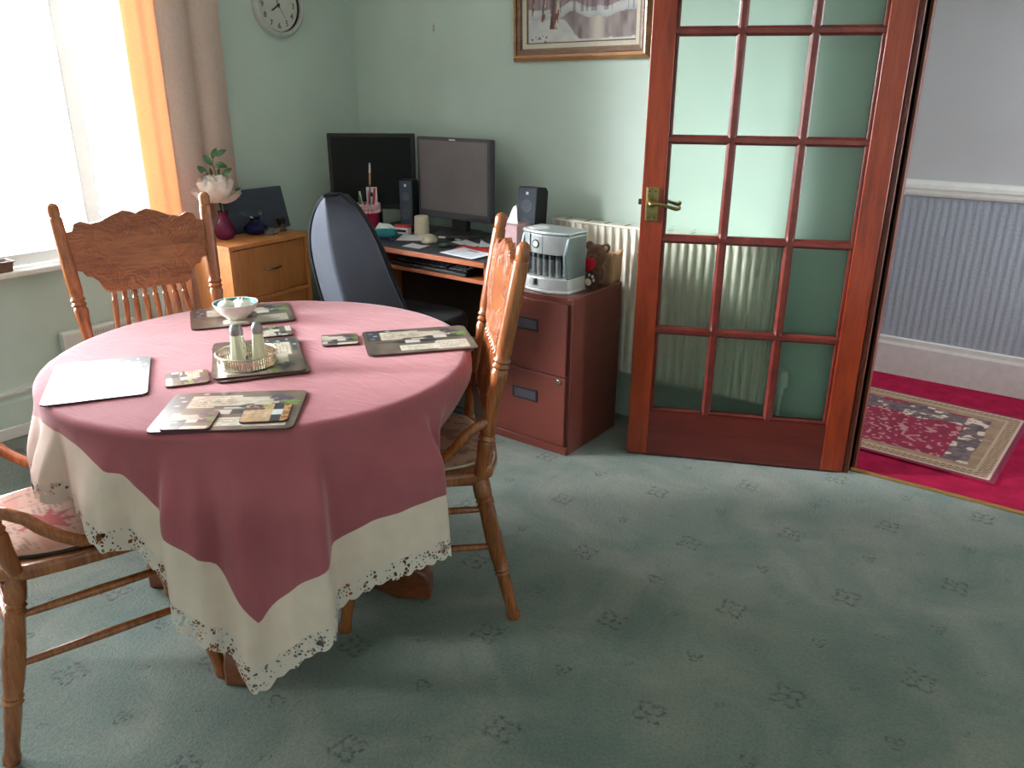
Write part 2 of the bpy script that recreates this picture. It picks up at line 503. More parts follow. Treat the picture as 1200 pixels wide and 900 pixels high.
class MB:
    def __init__(s):
        s.v, s.f, s.c = [], [], []
    def add(s, vs, fs, M=None):
        k = len(s.v)
        if M is not None:
            vs = [M @ Vector(p) for p in vs]
        s.v += [tuple(p) for p in vs]
        s.f += [tuple(i + k for i in f) for f in fs]
        return s
    def box(s, x0, x1, y0, y1, z0, z1, M=None):
        vs = [(x0, y0, z0), (x1, y0, z0), (x1, y1, z0), (x0, y1, z0), (x0, y0, z1), (x1, y0, z1), (x1, y1, z1), (x0, y1, z1)]
        return s.add(vs, [(0, 3, 2, 1), (4, 5, 6, 7), (0, 1, 5, 4), (1, 2, 6, 5), (2, 3, 7, 6), (3, 0, 4, 7)], M)
    def lathe(s, prof, n=16, M=None, cap=True):
        vs, fs = [], []
        for r, zz in prof:
            for i in range(n):
                a = 2 * PI * i / n
                vs.append((r * math.cos(a), r * math.sin(a), zz))
        for j in range(len(prof) - 1):
            for i in range(n):
                fs.append((j * n + i, j * n + (i + 1) % n, (j + 1) * n + (i + 1) % n, (j + 1) * n + i))
        if cap:
            fs.append(tuple(range(n - 1, -1, -1)))
            k = (len(prof) - 1) * n
            fs.append(tuple(range(k, k + n)))
        return s.add(vs, fs, M)
    def turned(s, p, q, prof, n=14):
        """prof: (t 0..1, radius) between p and q"""
        M, L = align(p, q)
        return s.lathe([(r, u * L) for u, r in prof], n, M)
    def tube(s, pts, rad, n=10, cap=True, flat=1.0):
        pts = [Vector(p) for p in pts]
        if not isinstance(rad, (list, tuple)):
            rad = [rad] * len(pts)
        vs, fs = [], []
        up = None
        for i, p in enumerate(pts):
            d = (pts[min(i + 1, len(pts) - 1)] - pts[max(i - 1, 0)]).normalized()
            if up is None:
                up = Vector((0, 0, 1)) if abs(d.z) < 0.9 else Vector((1, 0, 0))
            sd = d.cross(up).normalized()
            up = sd.cross(d).normalized()
            for k in range(n):
                a = 2 * PI * k / n
                vs.append(p + sd * (math.cos(a) * rad[i]) + up * (math.sin(a) * rad[i] * flat))
        for j in range(len(pts) - 1):
            for k in range(n):
                fs.append((j * n + k, j * n + (k + 1) % n, (j + 1) * n + (k + 1) % n, (j + 1) * n + k))
        if cap:
            fs.append(tuple(range(n - 1, -1, -1)))
            k = (len(pts) - 1) * n
            fs.append(tuple(range(k, k + n)))
        return s.add(vs, fs)
    def prism(s, poly, a0, a1, M=None):
        n = len(poly)
        vs = [(x, y, a0) for x, y in poly] + [(x, y, a1) for x, y in poly]
        fs = [tuple(range(n - 1, -1, -1)), tuple(range(n, 2 * n))]
        fs += [(i, (i + 1) % n, n + (i + 1) % n, n + i) for i in range(n)]
        return s.add(vs, fs, M)
    def ball(s, c, r, n=12, m=8, sc=(1, 1, 1), M=None):
        vs, fs = [(0, 0, -1)], []
        for j in range(1, m):
            ph = -PI / 2 + PI * j / m
            for i in range(n):
                a = 2 * PI * i / n
                vs.append((math.cos(ph) * math.cos(a), math.cos(ph) * math.sin(a), math.sin(ph)))
        vs.append((0, 0, 1))
        for i in range(n):
            fs.append((0, 1 + (i + 1) % n, 1 + i))
            for j in range(m - 2):
                a, b = 1 + j * n + i, 1 + j * n + (i + 1) % n
                fs.append((a, b, b + n, a + n))
            fs.append((len(vs) - 1, 1 + (m - 2) * n + i, 1 + (m - 2) * n + (i + 1) % n))
        vs = [(c[0] + x * r * sc[0], c[1] + y * r * sc[1], c[2] + zz * r * sc[2]) for x, y, zz in vs]
        return s.add(vs, fs, M)
    def grid(s, fn, nu, nv, cols=None):
        k = len(s.v)
        for j in range(nv + 1):
            for i in range(nu + 1):
                s.v.append(tuple(fn(i / nu, j / nv)))
                if cols:
                    s.c.append(cols(i / nu, j / nv))
        for j in range(nv):
            for i in range(nu):
                a = k + j * (nu + 1) + i
                s.f.append((a, a + 1, a + nu + 2, a + nu + 1))
        return s
    def mesh(s, name, mat, smooth=True, angle=38, recalc=True):
        me = bpy.data.meshes.new(name)
        me.from_pydata(s.v, [], s.f)
        if s.c:
            ca = me.color_attributes.new('Col', 'FLOAT_COLOR', 'POINT')
            for i, c in enumerate(s.c):
                ca.data[i].color = c
        if recalc:
            bm = bmesh.new()
            bm.from_mesh(me)
            bmesh.ops.recalc_face_normals(bm, faces=bm.faces)
            bm.to_mesh(me)
            bm.free()
        if smooth:
            me.polygons.foreach_set('use_smooth', [True] * len(me.polygons))
            me.set_sharp_from_angle(angle=R_(angle))
        me.materials.append(MATS[mat])
        me.update()
        return me
    def build(s, name, mat, parent=None, loc=(0, 0, 0), rot=(0, 0, 0), bevel=0.0, seg=2, **kw):
        o = bpy.data.objects.new(name, s.mesh(name, mat, **kw))
        COL.objects.link(o)
        o.parent = parent
        o.location = loc
        o.rotation_euler = rot
        if bevel:
            b = o.modifiers.new('bevel', 'BEVEL')
            b.width = bevel
            b.segments = seg
            b.limit_method = 'ANGLE'
            b.angle_limit = R_(40)
        return o

def tag(o, label, cat=None, group=None, kind=None):
    o['label'] = label
    if cat:
        o['category'] = cat
    if group:
        o['group'] = group
    if kind:
        o['kind'] = kind
    return o
def thing(name, label, cat, loc=(0, 0, 0), rz=0.0, group=None, kind=None):
    o = bpy.data.objects.new(name, None)
    o.empty_display_size = 0.05
    COL.objects.link(o)
    o.location = loc
    o.rotation_euler = (0, 0, rz)
    return tag(o, label, cat, group, kind)
def share(name, src, parent, loc=(0, 0, 0), rot=(0, 0, 0), scale=(1, 1, 1)):
    o = bpy.data.objects.new(name, src.data)
    COL.objects.link(o)
    for md in src.modifiers:
        if md.type == 'BEVEL':
            b = o.modifiers.new('bevel', 'BEVEL')
            b.width, b.segments, b.limit_method, b.angle_limit = md.width, md.segments, md.limit_method, md.angle_limit
    o.parent = parent
    o.location = loc
    o.rotation_euler = rot
    o.scale = scale
    return o
def copy_tree(o, parent=None):
    c = o.copy()
    COL.objects.link(c)
    c.parent = parent
    for ch in list(o.children):
        copy_tree(ch, c)
    return c
def rrect(wd, ht, r, n=5):
    pts = []
    for cx, cy, a0 in ((wd / 2 - r, ht / 2 - r, 0), (-wd / 2 + r, ht / 2 - r, 90), (-wd / 2 + r, -ht / 2 + r, 180), (wd / 2 - r, -ht / 2 + r, 270)):
        for k in range(n + 1):
            a = R_(a0 + 90 * k / n)
            pts.append((cx + r * math.cos(a), cy + r * math.sin(a)))
    return pts
def struct(o, label, cat):
    return tag(o, label, cat, kind='structure')
def smoothstep(a, b, x):
    x = max(0.0, min(1.0, (x - a) / (b - a)))
    return x * x * (3 - 2 * x)
def hash2(i, j, k=0):
    v = math.sin(i * 127.1 + j * 311.7 + k * 74.7) * 43758.5453
    return v - math.floor(v)
def vnoise(x, y, k=0):
    i, j = math.floor(x), math.floor(y)
    fx, fy = x - i, y - j
    fx, fy = fx * fx * (3 - 2 * fx), fy * fy * (3 - 2 * fy)
    a = hash2(i, j, k) * (1 - fx) + hash2(i + 1, j, k) * fx
    b = hash2(i, j + 1, k) * (1 - fx) + hash2(i + 1, j + 1, k) * fx
    return a * (1 - fy) + b * fy
def lerp3(a, b, t):
    return tuple(a[i] + (b[i] - a[i]) * t for i in range(3)) + (1.0,)

# ================================================================== SETTING
XL, XR, YF, HC = 0.31, 4.7, -4.3, 2.45     # clock wall, right wall, rear wall, ceiling
BY = -1.10                                  # bay return
DX0, DX1, DH = 2.958, 3.806, 2.06           # doorway

o = MB().box(-0.12, XR + 0.12, YF - 0.12, 0.035, -0.05, 0.0).build('floor', 'carpet_green', smooth=False)
struct(o, 'faded green carpet with small floral motifs', 'floor')
o = MB().box(1.5, 5.2, 0.035, 1.46, -0.05, 0.001).build('floor', 'carpet_red', smooth=False)
struct(o, 'plain deep red hall carpet beyond the doorway', 'floor')
o = MB().box(-0.12, XR + 0.12, YF - 0.12, 1.5, HC, HC + 0.08).build('ceiling', 'ceiling_white', smooth=False)
struct(o, 'white ceiling over the dining room', 'ceiling')

m = MB()
m.box(XL - 0.12, DX0, 0.0, 0.13, 0, HC).box(DX1, XR + 0.12, 0.0, 0.13, 0, HC).box(DX0, DX1, 0.0, 0.13, DH, HC)
struct(m.build('wall_back', 'wall_green', smooth=False), 'pale green wall with the painting and the doorway', 'wall')
m = MB().box(XL - 0.12, XL, BY, 0.0, 0, HC)
struct(m.build('wall_left', 'wall_green', smooth=False), 'pale green wall carrying the round clock', 'wall')
m = MB()
WY0, WY1, WZ0, WZ1 = -3.65, -1.112, 0.70, 2.36
m.box(-0.12, 0.0, -3.8, BY, 0, WZ0 - 0.025).box(-0.12, 0.0, -3.8, BY, WZ1, HC).box(-0.12, 0.0, -3.8, WY0, WZ0 - 0.025, WZ1)
m.box(-0.12, XL, -3.9, -3.8, 0, HC)
m.box(XL - 0.12, XL, YF, -3.9, 0, HC)
struct(MB().box(-0.12, XL - 0.002, BY - 0.012, BY + 0.1, 0, HC).build('wall_reveal', 'reveal_white', smooth=False), 'rough white painted return wall at the right of the bay', 'wall')
struct(m.build('wall_bay', 'wall_green', smooth=False), 'pale green window bay wall below the white sill', 'wall')
m = MB().box(XR, XR + 0.12, YF, 0.0, 0, HC)
struct(m.build('wall_right', 'wall_green', smooth=False), 'pale green wall right of the camera', 'wall')
m = MB()
m.box(XL - 0.12, XR, YF - 0.12, YF, 0, HC)
struct(m.build('wall_front', 'wall_green', smooth=False), 'pale green wall behind the camera', 'wall')

# bay window
win = thing('window_1', 'wide white bay window above the sill at the left', 'window', (0, 0, 0), kind='structure')
m = MB()
fx0, fx1 = -0.10, -0.04
m.box(fx0, fx1, WY0, WY1, WZ0, WZ0 + 0.05).box(fx0, fx1, WY0, WY1, WZ1 - 0.05, WZ1).box(fx0, fx1, WY0, WY0 + 0.05, WZ0, WZ1).box(fx0, fx1, WY1 - 0.055, WY1, WZ0, WZ1)
m.build('frame', 'white_upvc', win, bevel=0.004)
for yy in (-1.285, -2.45):
    MB().box(fx0, fx1, yy - 0.035, yy + 0.035, WZ0 + 0.05, WZ1 - 0.05).build('mullion', 'white_upvc', win, bevel=0.004)
for a, b in ((WY0 + 0.05, -2.485), (-2.415, -1.32), (-1.25, WY1 - 0.055)):
    MB().box(-0.075, -0.069, a, b, WZ0 + 0.05, WZ1 - 0.05).build('pane', 'glass_clear', win, smooth=False)
MB().box(-0.04, 0.055, WY0 - 0.1, BY - 0.013, WZ0 - 0.025, WZ0).build('sill', 'white_gloss', win, bevel=0.006)
o = MB().box(-14, 18, -16, 12, -0.5, -0.4).build('ground', 'outside_paving', smooth=False)
struct(o, 'pale paving outside the windows', 'ground')

# baseboards
def skirting(name, x0, y0, x1, y1, h, label, mat='white_gloss', nrm=(0, -1)):
    d = Vector((x1 - x0, y1 - y0, 0))
    L = d.length
    prof = [(0, 0), (0.018, 0), (0.018, h - 0.045), (0.013, h - 0.03), (0.013, h - 0.012), (0.006, h), (0, h)]
    M = Matrix.Translation((x0, y0, 0)) @ Matrix(((nrm[0], 0, d.x / L, 0), (nrm[1], 0, d.y / L, 0), (0, 1, 0, 0), (0, 0, 0, 1)))
    o = MB().prism(prof, 0, L, M).build(name, mat, smooth=False)
    return struct(o, label, 'baseboard')
skirting('baseboard_back', XL, -0.001, DX0 - 0.075, -0.001, 0.17, 'pale green painted skirting below the radiator', 'wall_green')
skirting('baseboard_bay', 0.001, -3.8, 0.001, BY - .012, 0.195, 'white topped pale green skirting under the bay window', 'wall_green', (1, 0))
o = MB().box(0.001, 0.026, -3.8, BY - .012, 0.185, 0.2).box(0.001, 0.03, -3.8, BY - .012, 0.0, 0.05).build('trim_1', 'white_gloss', bevel=0.003)
struct(o, 'white beading along the skirting under the bay window', 'trim')
skirting('baseboard_left', XL + 0.001, BY, XL + 0.001, 0, 0.17, 'skirting behind the pine drawer unit', 'wall_green', (1, 0))
skirting('baseboard_right', XR - 0.001, YF, XR - 0.001, 0, 0.17, 'skirting along the wall right of the camera', 'wall_green', (-1, 0))

# doorway lining
m = MB().box(DX0 - 0.02, DX0, -0.012, 0.142, 0, DH).box(DX1, DX1 + 0.02, -0.012, 0.142, 0, DH).box(DX0 - 0.02, DX1 + 0.02, -0.012, 0.142, DH - 0.02, DH)
m.box(DX0, DX0 + 0.012, 0.045, 0.085, 0, DH - 0.02).box(DX1 - 0.012, DX1, 0.045, 0.085, 0, DH - 0.02)
m.box(DX0 - 0.075, DX0 - 0.02, -0.012, 0.0, 0, DH + 0.05).box(DX1 + 0.02, DX1 + 0.075, -0.012, 0.0, 0, DH + 0.05).box(DX0 - 0.02, DX1 + 0.02, -0.012, 0.0, DH, DH + 0.05)
struct(m.build('trim_2', 'jamb_wood', smooth=False, bevel=0.002), 'dark wooden door lining at the hall doorway', 'trim')
pts = [(DX0, 0.033, 0.004)] + [(DX0 + (DX1 - DX0) * k / 8, 0.033 + 0.004 * math.sin(PI * k / 8), 0.004) for k in range(1, 8)] + [(DX1, 0.033, 0.004)]
o = MB().tube(pts, 0.013, 8, flat=0.35).build('trim_3', 'brass_strip')
struct(o, 'thin brass threshold strip between green and red carpet', 'trim')

# hall
HY = 1.345
o = MB().box(1.5, 5.2, HY, HY + 0.12, 0, 0.955).build('wall_hall', 'hall_wallpaper', smooth=False)
struct(o, 'blue grey embossed papered lower hall wall', 'wall')
o = MB().box(1.5, 5.2, HY, HY + 0.12, 0.955, HC).box(1.5, 1.6, 0.13, HY, 0, HC).build('wall_hall_upper', 'hall_paint', smooth=False)
struct(o, 'plain light grey hall wall above the dado rail', 'wall')
m = MB().box(5.1, 5.2, 0.13, HY, 0, 0.65).box(5.1, 5.2, 0.13, HY, 2.2, HC).box(5.1, 5.2, 0.13, 0.28, 0.65, 2.2).box(5.1, 5.2, 1.22, HY, 0.65, 2.2)
m.box(XR + 0.12, 5.2, 0.03, 0.13, 0, HC).box(1.5, 5.2, 0.13, HY, HC - 0.001, HC + 0.05)
struct(m.build('wall_hall_end', 'hall_paint', smooth=False), 'hall end wall with an added window, out of view', 'wall')
w3 = thing('window_hall_added', 'added white window out of view, lets light into the hall', 'window', kind='structure')  # unseen window, added to brighten the hall
m = MB().box(5.12, 5.18, .28, 1.22, .65, .7).box(5.12, 5.18, .28, 1.22, 2.15, 2.2).box(5.12, 5.18, .28, .33, .7, 2.15).box(5.12, 5.18, 1.17, 1.22, .7, 2.15)
m.build('frame', 'white_upvc', w3, bevel=0.004)
MB().box(5.147, 5.153, 0.33, 1.17, 0.70, 2.15).build('pane', 'glass_clear', w3, smooth=False)
prof = [(0, 0.918), (0.014, 0.922), (0.020, 0.935), (0.020, 0.955), (0.030, 0.957), (0.030, 0.973), (0.022, 0.977), (0.012, 0.99), (0, 0.995)]
M = Matrix(((0, 0, 1, 1.6), (-1, 0, 0, HY), (0, 1, 0, 0), (0, 0, 0, 1)))
o = MB().prism(prof, 0, 3.5, M).build('trim_4', 'white_gloss', smooth=False)
struct(o, 'moulded white dado rail across the hall wall', 'trim')
prof = [(0, 0), (0.022, 0), (0.022, 0.16), (0.016, 0.175), (0.014, 0.195), (0, 0.2)]
o = MB().prism(prof, 0, 3.5, M).build('baseboard_hall', 'cream_gloss', smooth=False)
struct(o, 'tall cream hall skirting board', 'baseboard')

# ------------------------------------------------------------------ glazed door, swung into the room
DA = R_(-155.63)
door = thing('door_1', 'open mahogany door glazed with fifteen rippled panes', 'door', (2.941, -0.029, 0.008), DA, kind='structure')
# local x runs from hinge to free edge, y<0 is towards the wall; front face at y=0
LW, LT, LH = 0.838, 0.04, 2.03
ST, BR = 0.083, 0.189
def dbox(x0, x1, z0, z1, y0=0.0, y1=LT):
    return MB().box(x0, x1, -y1 if False else y0, y1, z0, z1)
SGN = -1.0   # wall side is local -y after the turn
def slab(x0, x1, z0, z1, a, b):
    return MB().box(x0, x1, min(SGN * a, SGN * b), max(SGN * a, SGN * b), z0, z1)
slab(0, ST, 0, LH, 0, LT).build('stile', 'door_mahogany', door, bevel=0.003)
slab(LW - ST, LW, 0, LH, 0, LT).build('stile', 'door_mahogany', door, bevel=0.003)
slab(ST, LW - ST, 0, BR, 0.001, LT - 0.001).build('bottom_rail', 'door_rail', door)
gx0, gx1 = ST, LW - ST
MUN, PH = 0.034, 0.3195
pw = (gx1 - gx0 - 2 * MUN) / 3
zt = BR + 5 * PH + 4 * MUN
slab(ST, LW - ST, zt, LH, 0.001, LT - 0.001).build('top_rail', 'door_rail', door)
def muntin_prof(wd):
    return [(-wd / 2, 0.013), (-wd / 2 + 0.004, 0.010), (-wd * 0.22, 0.003), (wd * 0.22, 0.003), (wd / 2 - 0.004, 0.010), (wd / 2, 0.013), (wd / 2, 0.027), (wd * 0.22, 0.037), (-wd * 0.22, 0.037), (-wd / 2, 0.027)]
for k in (1, 2):
    xc = gx0 + k * pw + (k - 0.5) * MUN
    M = Matrix(((1, 0, 0, xc), (0, SGN, 0, 0), (0, 0, 1, BR), (0, 0, 0, 1)))
    MB().prism(muntin_prof(MUN), 0, zt - BR, M).build('muntin', 'door_muntin', door, smooth=False)
for k in (1, 2, 3, 4):
    zc = BR + k * PH + (k - 0.5) * MUN
    M = Matrix(((0, 0, 1, gx0), (0, SGN, 0, 0), (1, 0, 0, zc), (0, 0, 0, 1)))
    MB().prism(muntin_prof(MUN * 0.96), 0, gx1 - gx0, M).build('muntin', 'door_muntin', door, smooth=False)
# beads round the glazed area
m = MB()
for (a, b, c, d) in ((gx0, gx0 + 0.012, BR, zt), (gx1 - 0.012, gx1, BR, zt)):
    m.box(a, b, min(SGN * 0.008, SGN * 0.032), max(SGN * 0.008, SGN * 0.032), c, d)
m.box(gx0, gx1, min(SGN * 0.008, SGN * 0.032), max(SGN * 0.008, SGN * 0.032), BR, BR + 0.012).box(gx0, gx1, min(SGN * 0.008, SGN * 0.032), max(SGN * 0.008, SGN * 0.032), zt - 0.012, zt)
m.build('glazing_bead', 'door_muntin', door, bevel=0.003)
p0 = slab(0, pw + 0.004, 0, PH + 0.004, 0.018, 0.022).mesh('pane', 'glass_rippled', smooth=False)
for r in range(5):
    for c in range(3):
        o = bpy.data.objects.new('pane', p0)
        COL.objects.link(o)
        o.parent = door
        o.location = (gx0 - 0.002 + c * (pw + MUN), 0, BR - 0.002 + r * (PH + MUN))
def handle_set(side):
    yb = 0.0 if side > 0 else SGN * LT
    sg = -SGN if side > 0 else SGN
    M = Matrix(((1, 0, 0, 0.799), (0, 0, sg, yb), (0, 1, 0, 1.004), (0, 0, 0, 1)))
    pl = MB().prism(rrect(0.045, 0.122, 0.004), 0, 0.004, M).prism(rrect(0.037, 0.114, 0.003), 0.004, 0.007, M).build('handle_plate', 'brass_old', door, bevel=0.001)
    for sx in (-0.011, 0.011):
        for sz in (-0.047, 0.047):
            Ms = M @ Matrix.Translation((sx, sz, 0.007))
            MB().lathe([(0.0035, 0), (0.003, 0.001)], 8, Ms).build('screw', 'pewter', pl)
    lv = MB()
    lv.lathe([(0.016, 0.007), (0.015, 0.014), (0.010, 0.02), (0.009, 0.045), (0.004, 0.05)], 14, M @ Matrix.Translation((0, 0.005, 0)))
    a = [(0, 0.005, 0.043), (-0.02, 0.008, 0.046), (-0.045, 0.004, 0.047), (-0.07, -0.004, 0.046), (-0.09, -0.008, 0.045), (-0.1, -0.005, 0.044)]
    lv.tube([M @ Vector(p) for p in a], [0.008, 0.0065, 0.006, 0.0065, 0.008, 0.007], 10)
    lv.ball(M @ Vector((-0.098, -0.004, 0.044)), 0.0085, 10, 6)
    lv.build('lever', 'brass_old', door)
handle_set(1)
handle_set(-1)
MB().box(LW, LW + 0.012, min(SGN * 0.012, SGN * 0.026), max(SGN * 0.012, SGN * 0.026), 1.0, 1.02).build('latch', 'pewter', door, bevel=0.002)



# ================================================================== TABLE AND CLOTH
TX, TY, TZ = 1.836, -1.813, 0.745
table = thing('pedestal_table', 'round oak pedestal table under the pink tablecloth', 'table', (TX, TY, 0))
MB().lathe([(0.50, 0.705), (0.525, 0.712), (0.532, 0.728), (0.525, 0.745)], 64).build('tabletop', 'table_oak', table)
MB().lathe([(0.42, 0.63), (0.425, 0.635), (0.425, 0.705)], 48).build('apron', 'table_oak', table)
MB().lathe([(0.09, 0.10), (0.10, 0.12), (0.10, 0.20), (0.085, 0.24), (0.075, 0.30), (0.095, 0.38), (0.10, 0.44), (0.075, 0.52), (0.07, 0.56), (0.12, 0.60), (0.20, 0.63)], 24).build('pedestal', 'table_oak', table)
foot_p = [(0.06, 0.10), (0.06, 0.24), (0.12, 0.23), (0.18, 0.18), (0.24, 0.135), (0.30, 0.112), (0.345, 0.108), (0.385, 0.105), (0.412, 0.088), (0.425, 0.06), (0.425, 0.0), (0.33, 0.0), (0.26, 0.03), (0.16, 0.085)]
f0 = None
for a in (33, 123, 213, 303):
    if f0 is None:
        f0 = MB().prism(foot_p, -0.033, 0.033, Matrix(((1, 0, 0, 0), (0, 0, -1, 0), (0, 1, 0, 0), (0, 0, 0, 1)))).build('foot', 'table_oak', table, rot=(0, 0, R_(a)), bevel=0.008)
    else:
        share('foot', f0, table, rot=(0, 0, R_(a)))

# square cloth draped off-centre over the round top
RT = 0.534
TH_R = -5.5
SIDES = ((TH_R, 0.775), (TH_R - 90, 0.585), (TH_R + 180, 0.60), (TH_R + 90, 0.775))
def s_edge(th, extra):
    best = 9
    acc = 0.0
    for a, d in SIDES:
        c = math.cos(th - R_(a))
        if c > 0.05:
            best = min(best, (d + extra) / c)
            acc += (c / (d + extra)) ** 13
    if extra > .03:
        return acc ** (-1 / 13)
    return best
FOLD = [(-180, .03), (-168, .012), (-155, .03), (-146, .01), (-134, .045), (-125, .012), (-113, .04), (-104, .000), (-99, .055), (-93, .060), (-90, .0), (-85, .02), (-76, .060), (-73.5, .062), (-70.5, .0), (-66, .012), (-61.5, .02), (-57.5, .090), (-53, .070), (-50, .030), (-45, .070), (-40, .040), (-35, .060), (-29, .095), (-25.5, .015), (-18, .030), (-10, .060), (-3, .070), (1.0, .075), (4, .0), (12, .03), (20, .05), (28, .012), (38, .06), (50, .015), (62, .05), (76, .012), (90, .035), (104, .012), (118, .04), (134, .05), (148, .015), (160, .04), (180, .03)]
def fold(deg):
    while deg > 180:
        deg -= 360
    while deg < -180:
        deg += 360
    for (a, x), (b, y) in zip(FOLD, FOLD[1:]):
        if a <= deg <= b:
            u = (deg - a) / (b - a)
            u = u * u * (3 - 2 * u)
            return x + (y - x) * u
    return 0.03
def cloth_pt(th, s_):
    zt_ = TZ + 0.004
    if s_ <= RT:
        dz = 0.0012 * (vnoise(s_ * math.cos(th) * 9 + 5, s_ * math.sin(th) * 22 + 9, 3) - 0.5)
        return (s_ * math.cos(th), s_ * math.sin(th), zt_ + dz)
    d = s_ - RT
    rc = 0.016
    q = rc * PI / 2
    if d < q:
        a = d / rc
        r, zz = RT + rc * math.sin(a), zt_ - rc * (1 - math.cos(a))
    else:
        h = d - q
        cf = max(0.0, 1 - ((math.degrees(th) + 44) / 26) ** 2)
        r, zz = RT + rc, zt_ - rc - h * (0.985 - 0.11 * cf)
        k = smoothstep(0.0, 0.16, h)
        r += (fold(math.degrees(th)) + 0.004) * k * (0.75 + 0.8 * h)
        # over the seat of the tucked-in chair the cloth is pushed in and rests on the cushion
        dg = math.degrees(th)
        lap = smoothstep(6, 13, dg) * (1 - smoothstep(80, 90, dg))
        if lap > 0:
            hm = 0.232
            h2 = min(h, hm)
            rin = RT + rc - 0.10 * smoothstep(0.03, hm, h2) - 0.5 * max(0.0, h - hm) + 0.25 * (fold(dg) - .03) * k
            zin = zt_ - rc - h2 + 0.012 * max(0.0, math.sin(max(0.0, h - hm) * 60))
            r = r + (rin - r) * lap
            zz = zz + (zin - zz) * lap
    return (r * math.cos(th), r * math.sin(th), zz)
cloth = thing('tablecloth', 'square pink tablecloth with cream border and lace edge', 'tablecloth', (TX, TY, 0))
NTH = 480
def ring_mesh(lo, hi, nr, close_centre=False, scallop=0.0):
    m = MB()
    for j in range(nr + 1):
        for i in range(NTH):
            th = 2 * PI * i / NTH
            a = 0.0 if close_centre else lo(th)
            b = hi(th)
            if close_centre:
                # dense rings at the bend and below
                u = j / nr
                s_ = RT * 0.98 * (u / 0.35) if u < 0.35 else RT * 0.98 + (b - RT * 0.98) * (u - 0.35) / 0.65
            else:
                s_ = a + (b - a) * j / nr
                if scallop and j == nr:
                    s_ += scallop * abs(math.sin(th * 62))
            m.v.append(cloth_pt(th, s_))
    for j in range(nr):
        for i in range(NTH):
            i2 = (i + 1) % NTH
            m.f.append((j * NTH + i, (j + 1) * NTH + i, (j + 1) * NTH + i2, j * NTH + i2))
    return m
E_P, E_C, E_L = 0.0, 0.118, 0.168
o = ring_mesh(None, lambda th: s_edge(th, E_P), 34, True).build('centre_panel', 'cloth_pink', cloth, angle=80, recalc=False)
o['label'] = 'dusty pink centre panel'
o = ring_mesh(lambda th: s_edge(th, E_P), lambda th: s_edge(th, E_C), 10).build('border', 'cloth_cream', cloth, angle=80, recalc=False)
o['label'] = 'cream cotton border'
o = ring_mesh(lambda th: s_edge(th, E_C - 0.002), lambda th: s_edge(th, E_L - 0.008), 5, False, 0.010).build('lace_edging', 'lace_white', cloth, angle=80, recalc=False)
o['label'] = 'white lace edging'

# ================================================================== CHAIRS
POST_A, POST_B = (0.2, -0.147, 0.45), (0.232, -0.258, 1.075)
def post_at(zz, side):
    u = (zz - 0.45) / (1.075 - 0.45)
    return (side * (POST_A[0] + (POST_B[0] - POST_A[0]) * u), POST_A[1] + (POST_B[1] - POST_A[1]) * u, zz)
post_prof = [(0, .015), (.03, .017), (.10, .019), (.15, .022), (.165, .019), (.175, .023), (.19, .019), (.2, .022), (.24, .018), (.33, .016), (.42, .019), (.47, .0225), (.485, .018), (.497, .023), (.51, .018), (.522, .023), (.535, .0185), (.56, .021), (.72, .021), (.90, .0195), (.925, .019), (.93, .016), (.945, .0175), (.975, .0185), (.99, .014), (1.0, .004)]
leg_prof = [(0, .019), (.08, .022), (.13, .023), (.145, .019), (.16, .0235), (.175, .019), (.19, .0235), (.21, .020), (.40, .024), (.55, .0225), (.62, .019), (.635, .022), (.65, .018), (.665, .022), (.68, .018), (.74, .0185), (.90, .0155), (.93, .0165), (.96, .019), (.99, .018), (1.0, .015)]
spin_prof = [(0, .006), (.12, .008), (.22, .0075), (.24, .009), (.26, .007), (.5, .008), (.7, .0095), (.82, .0085), (.84, .010), (.87, .007), (.93, .009), (1.0, .007)]
crest_half = [(0.0, .787), (.12, .787), (.134, .797), (.146, .826), (.162, .842), (.178, .846), (.186, .862), (.212, .868), (.222, .925), (.226, .985), (.193, .986), (.184, 1.008), (.165, 1.014), (.135, 1.004), (.105, 1.010), (.07, 1.026), (.035, 1.037), (.012, 1.030), (0.0, 1.024)]
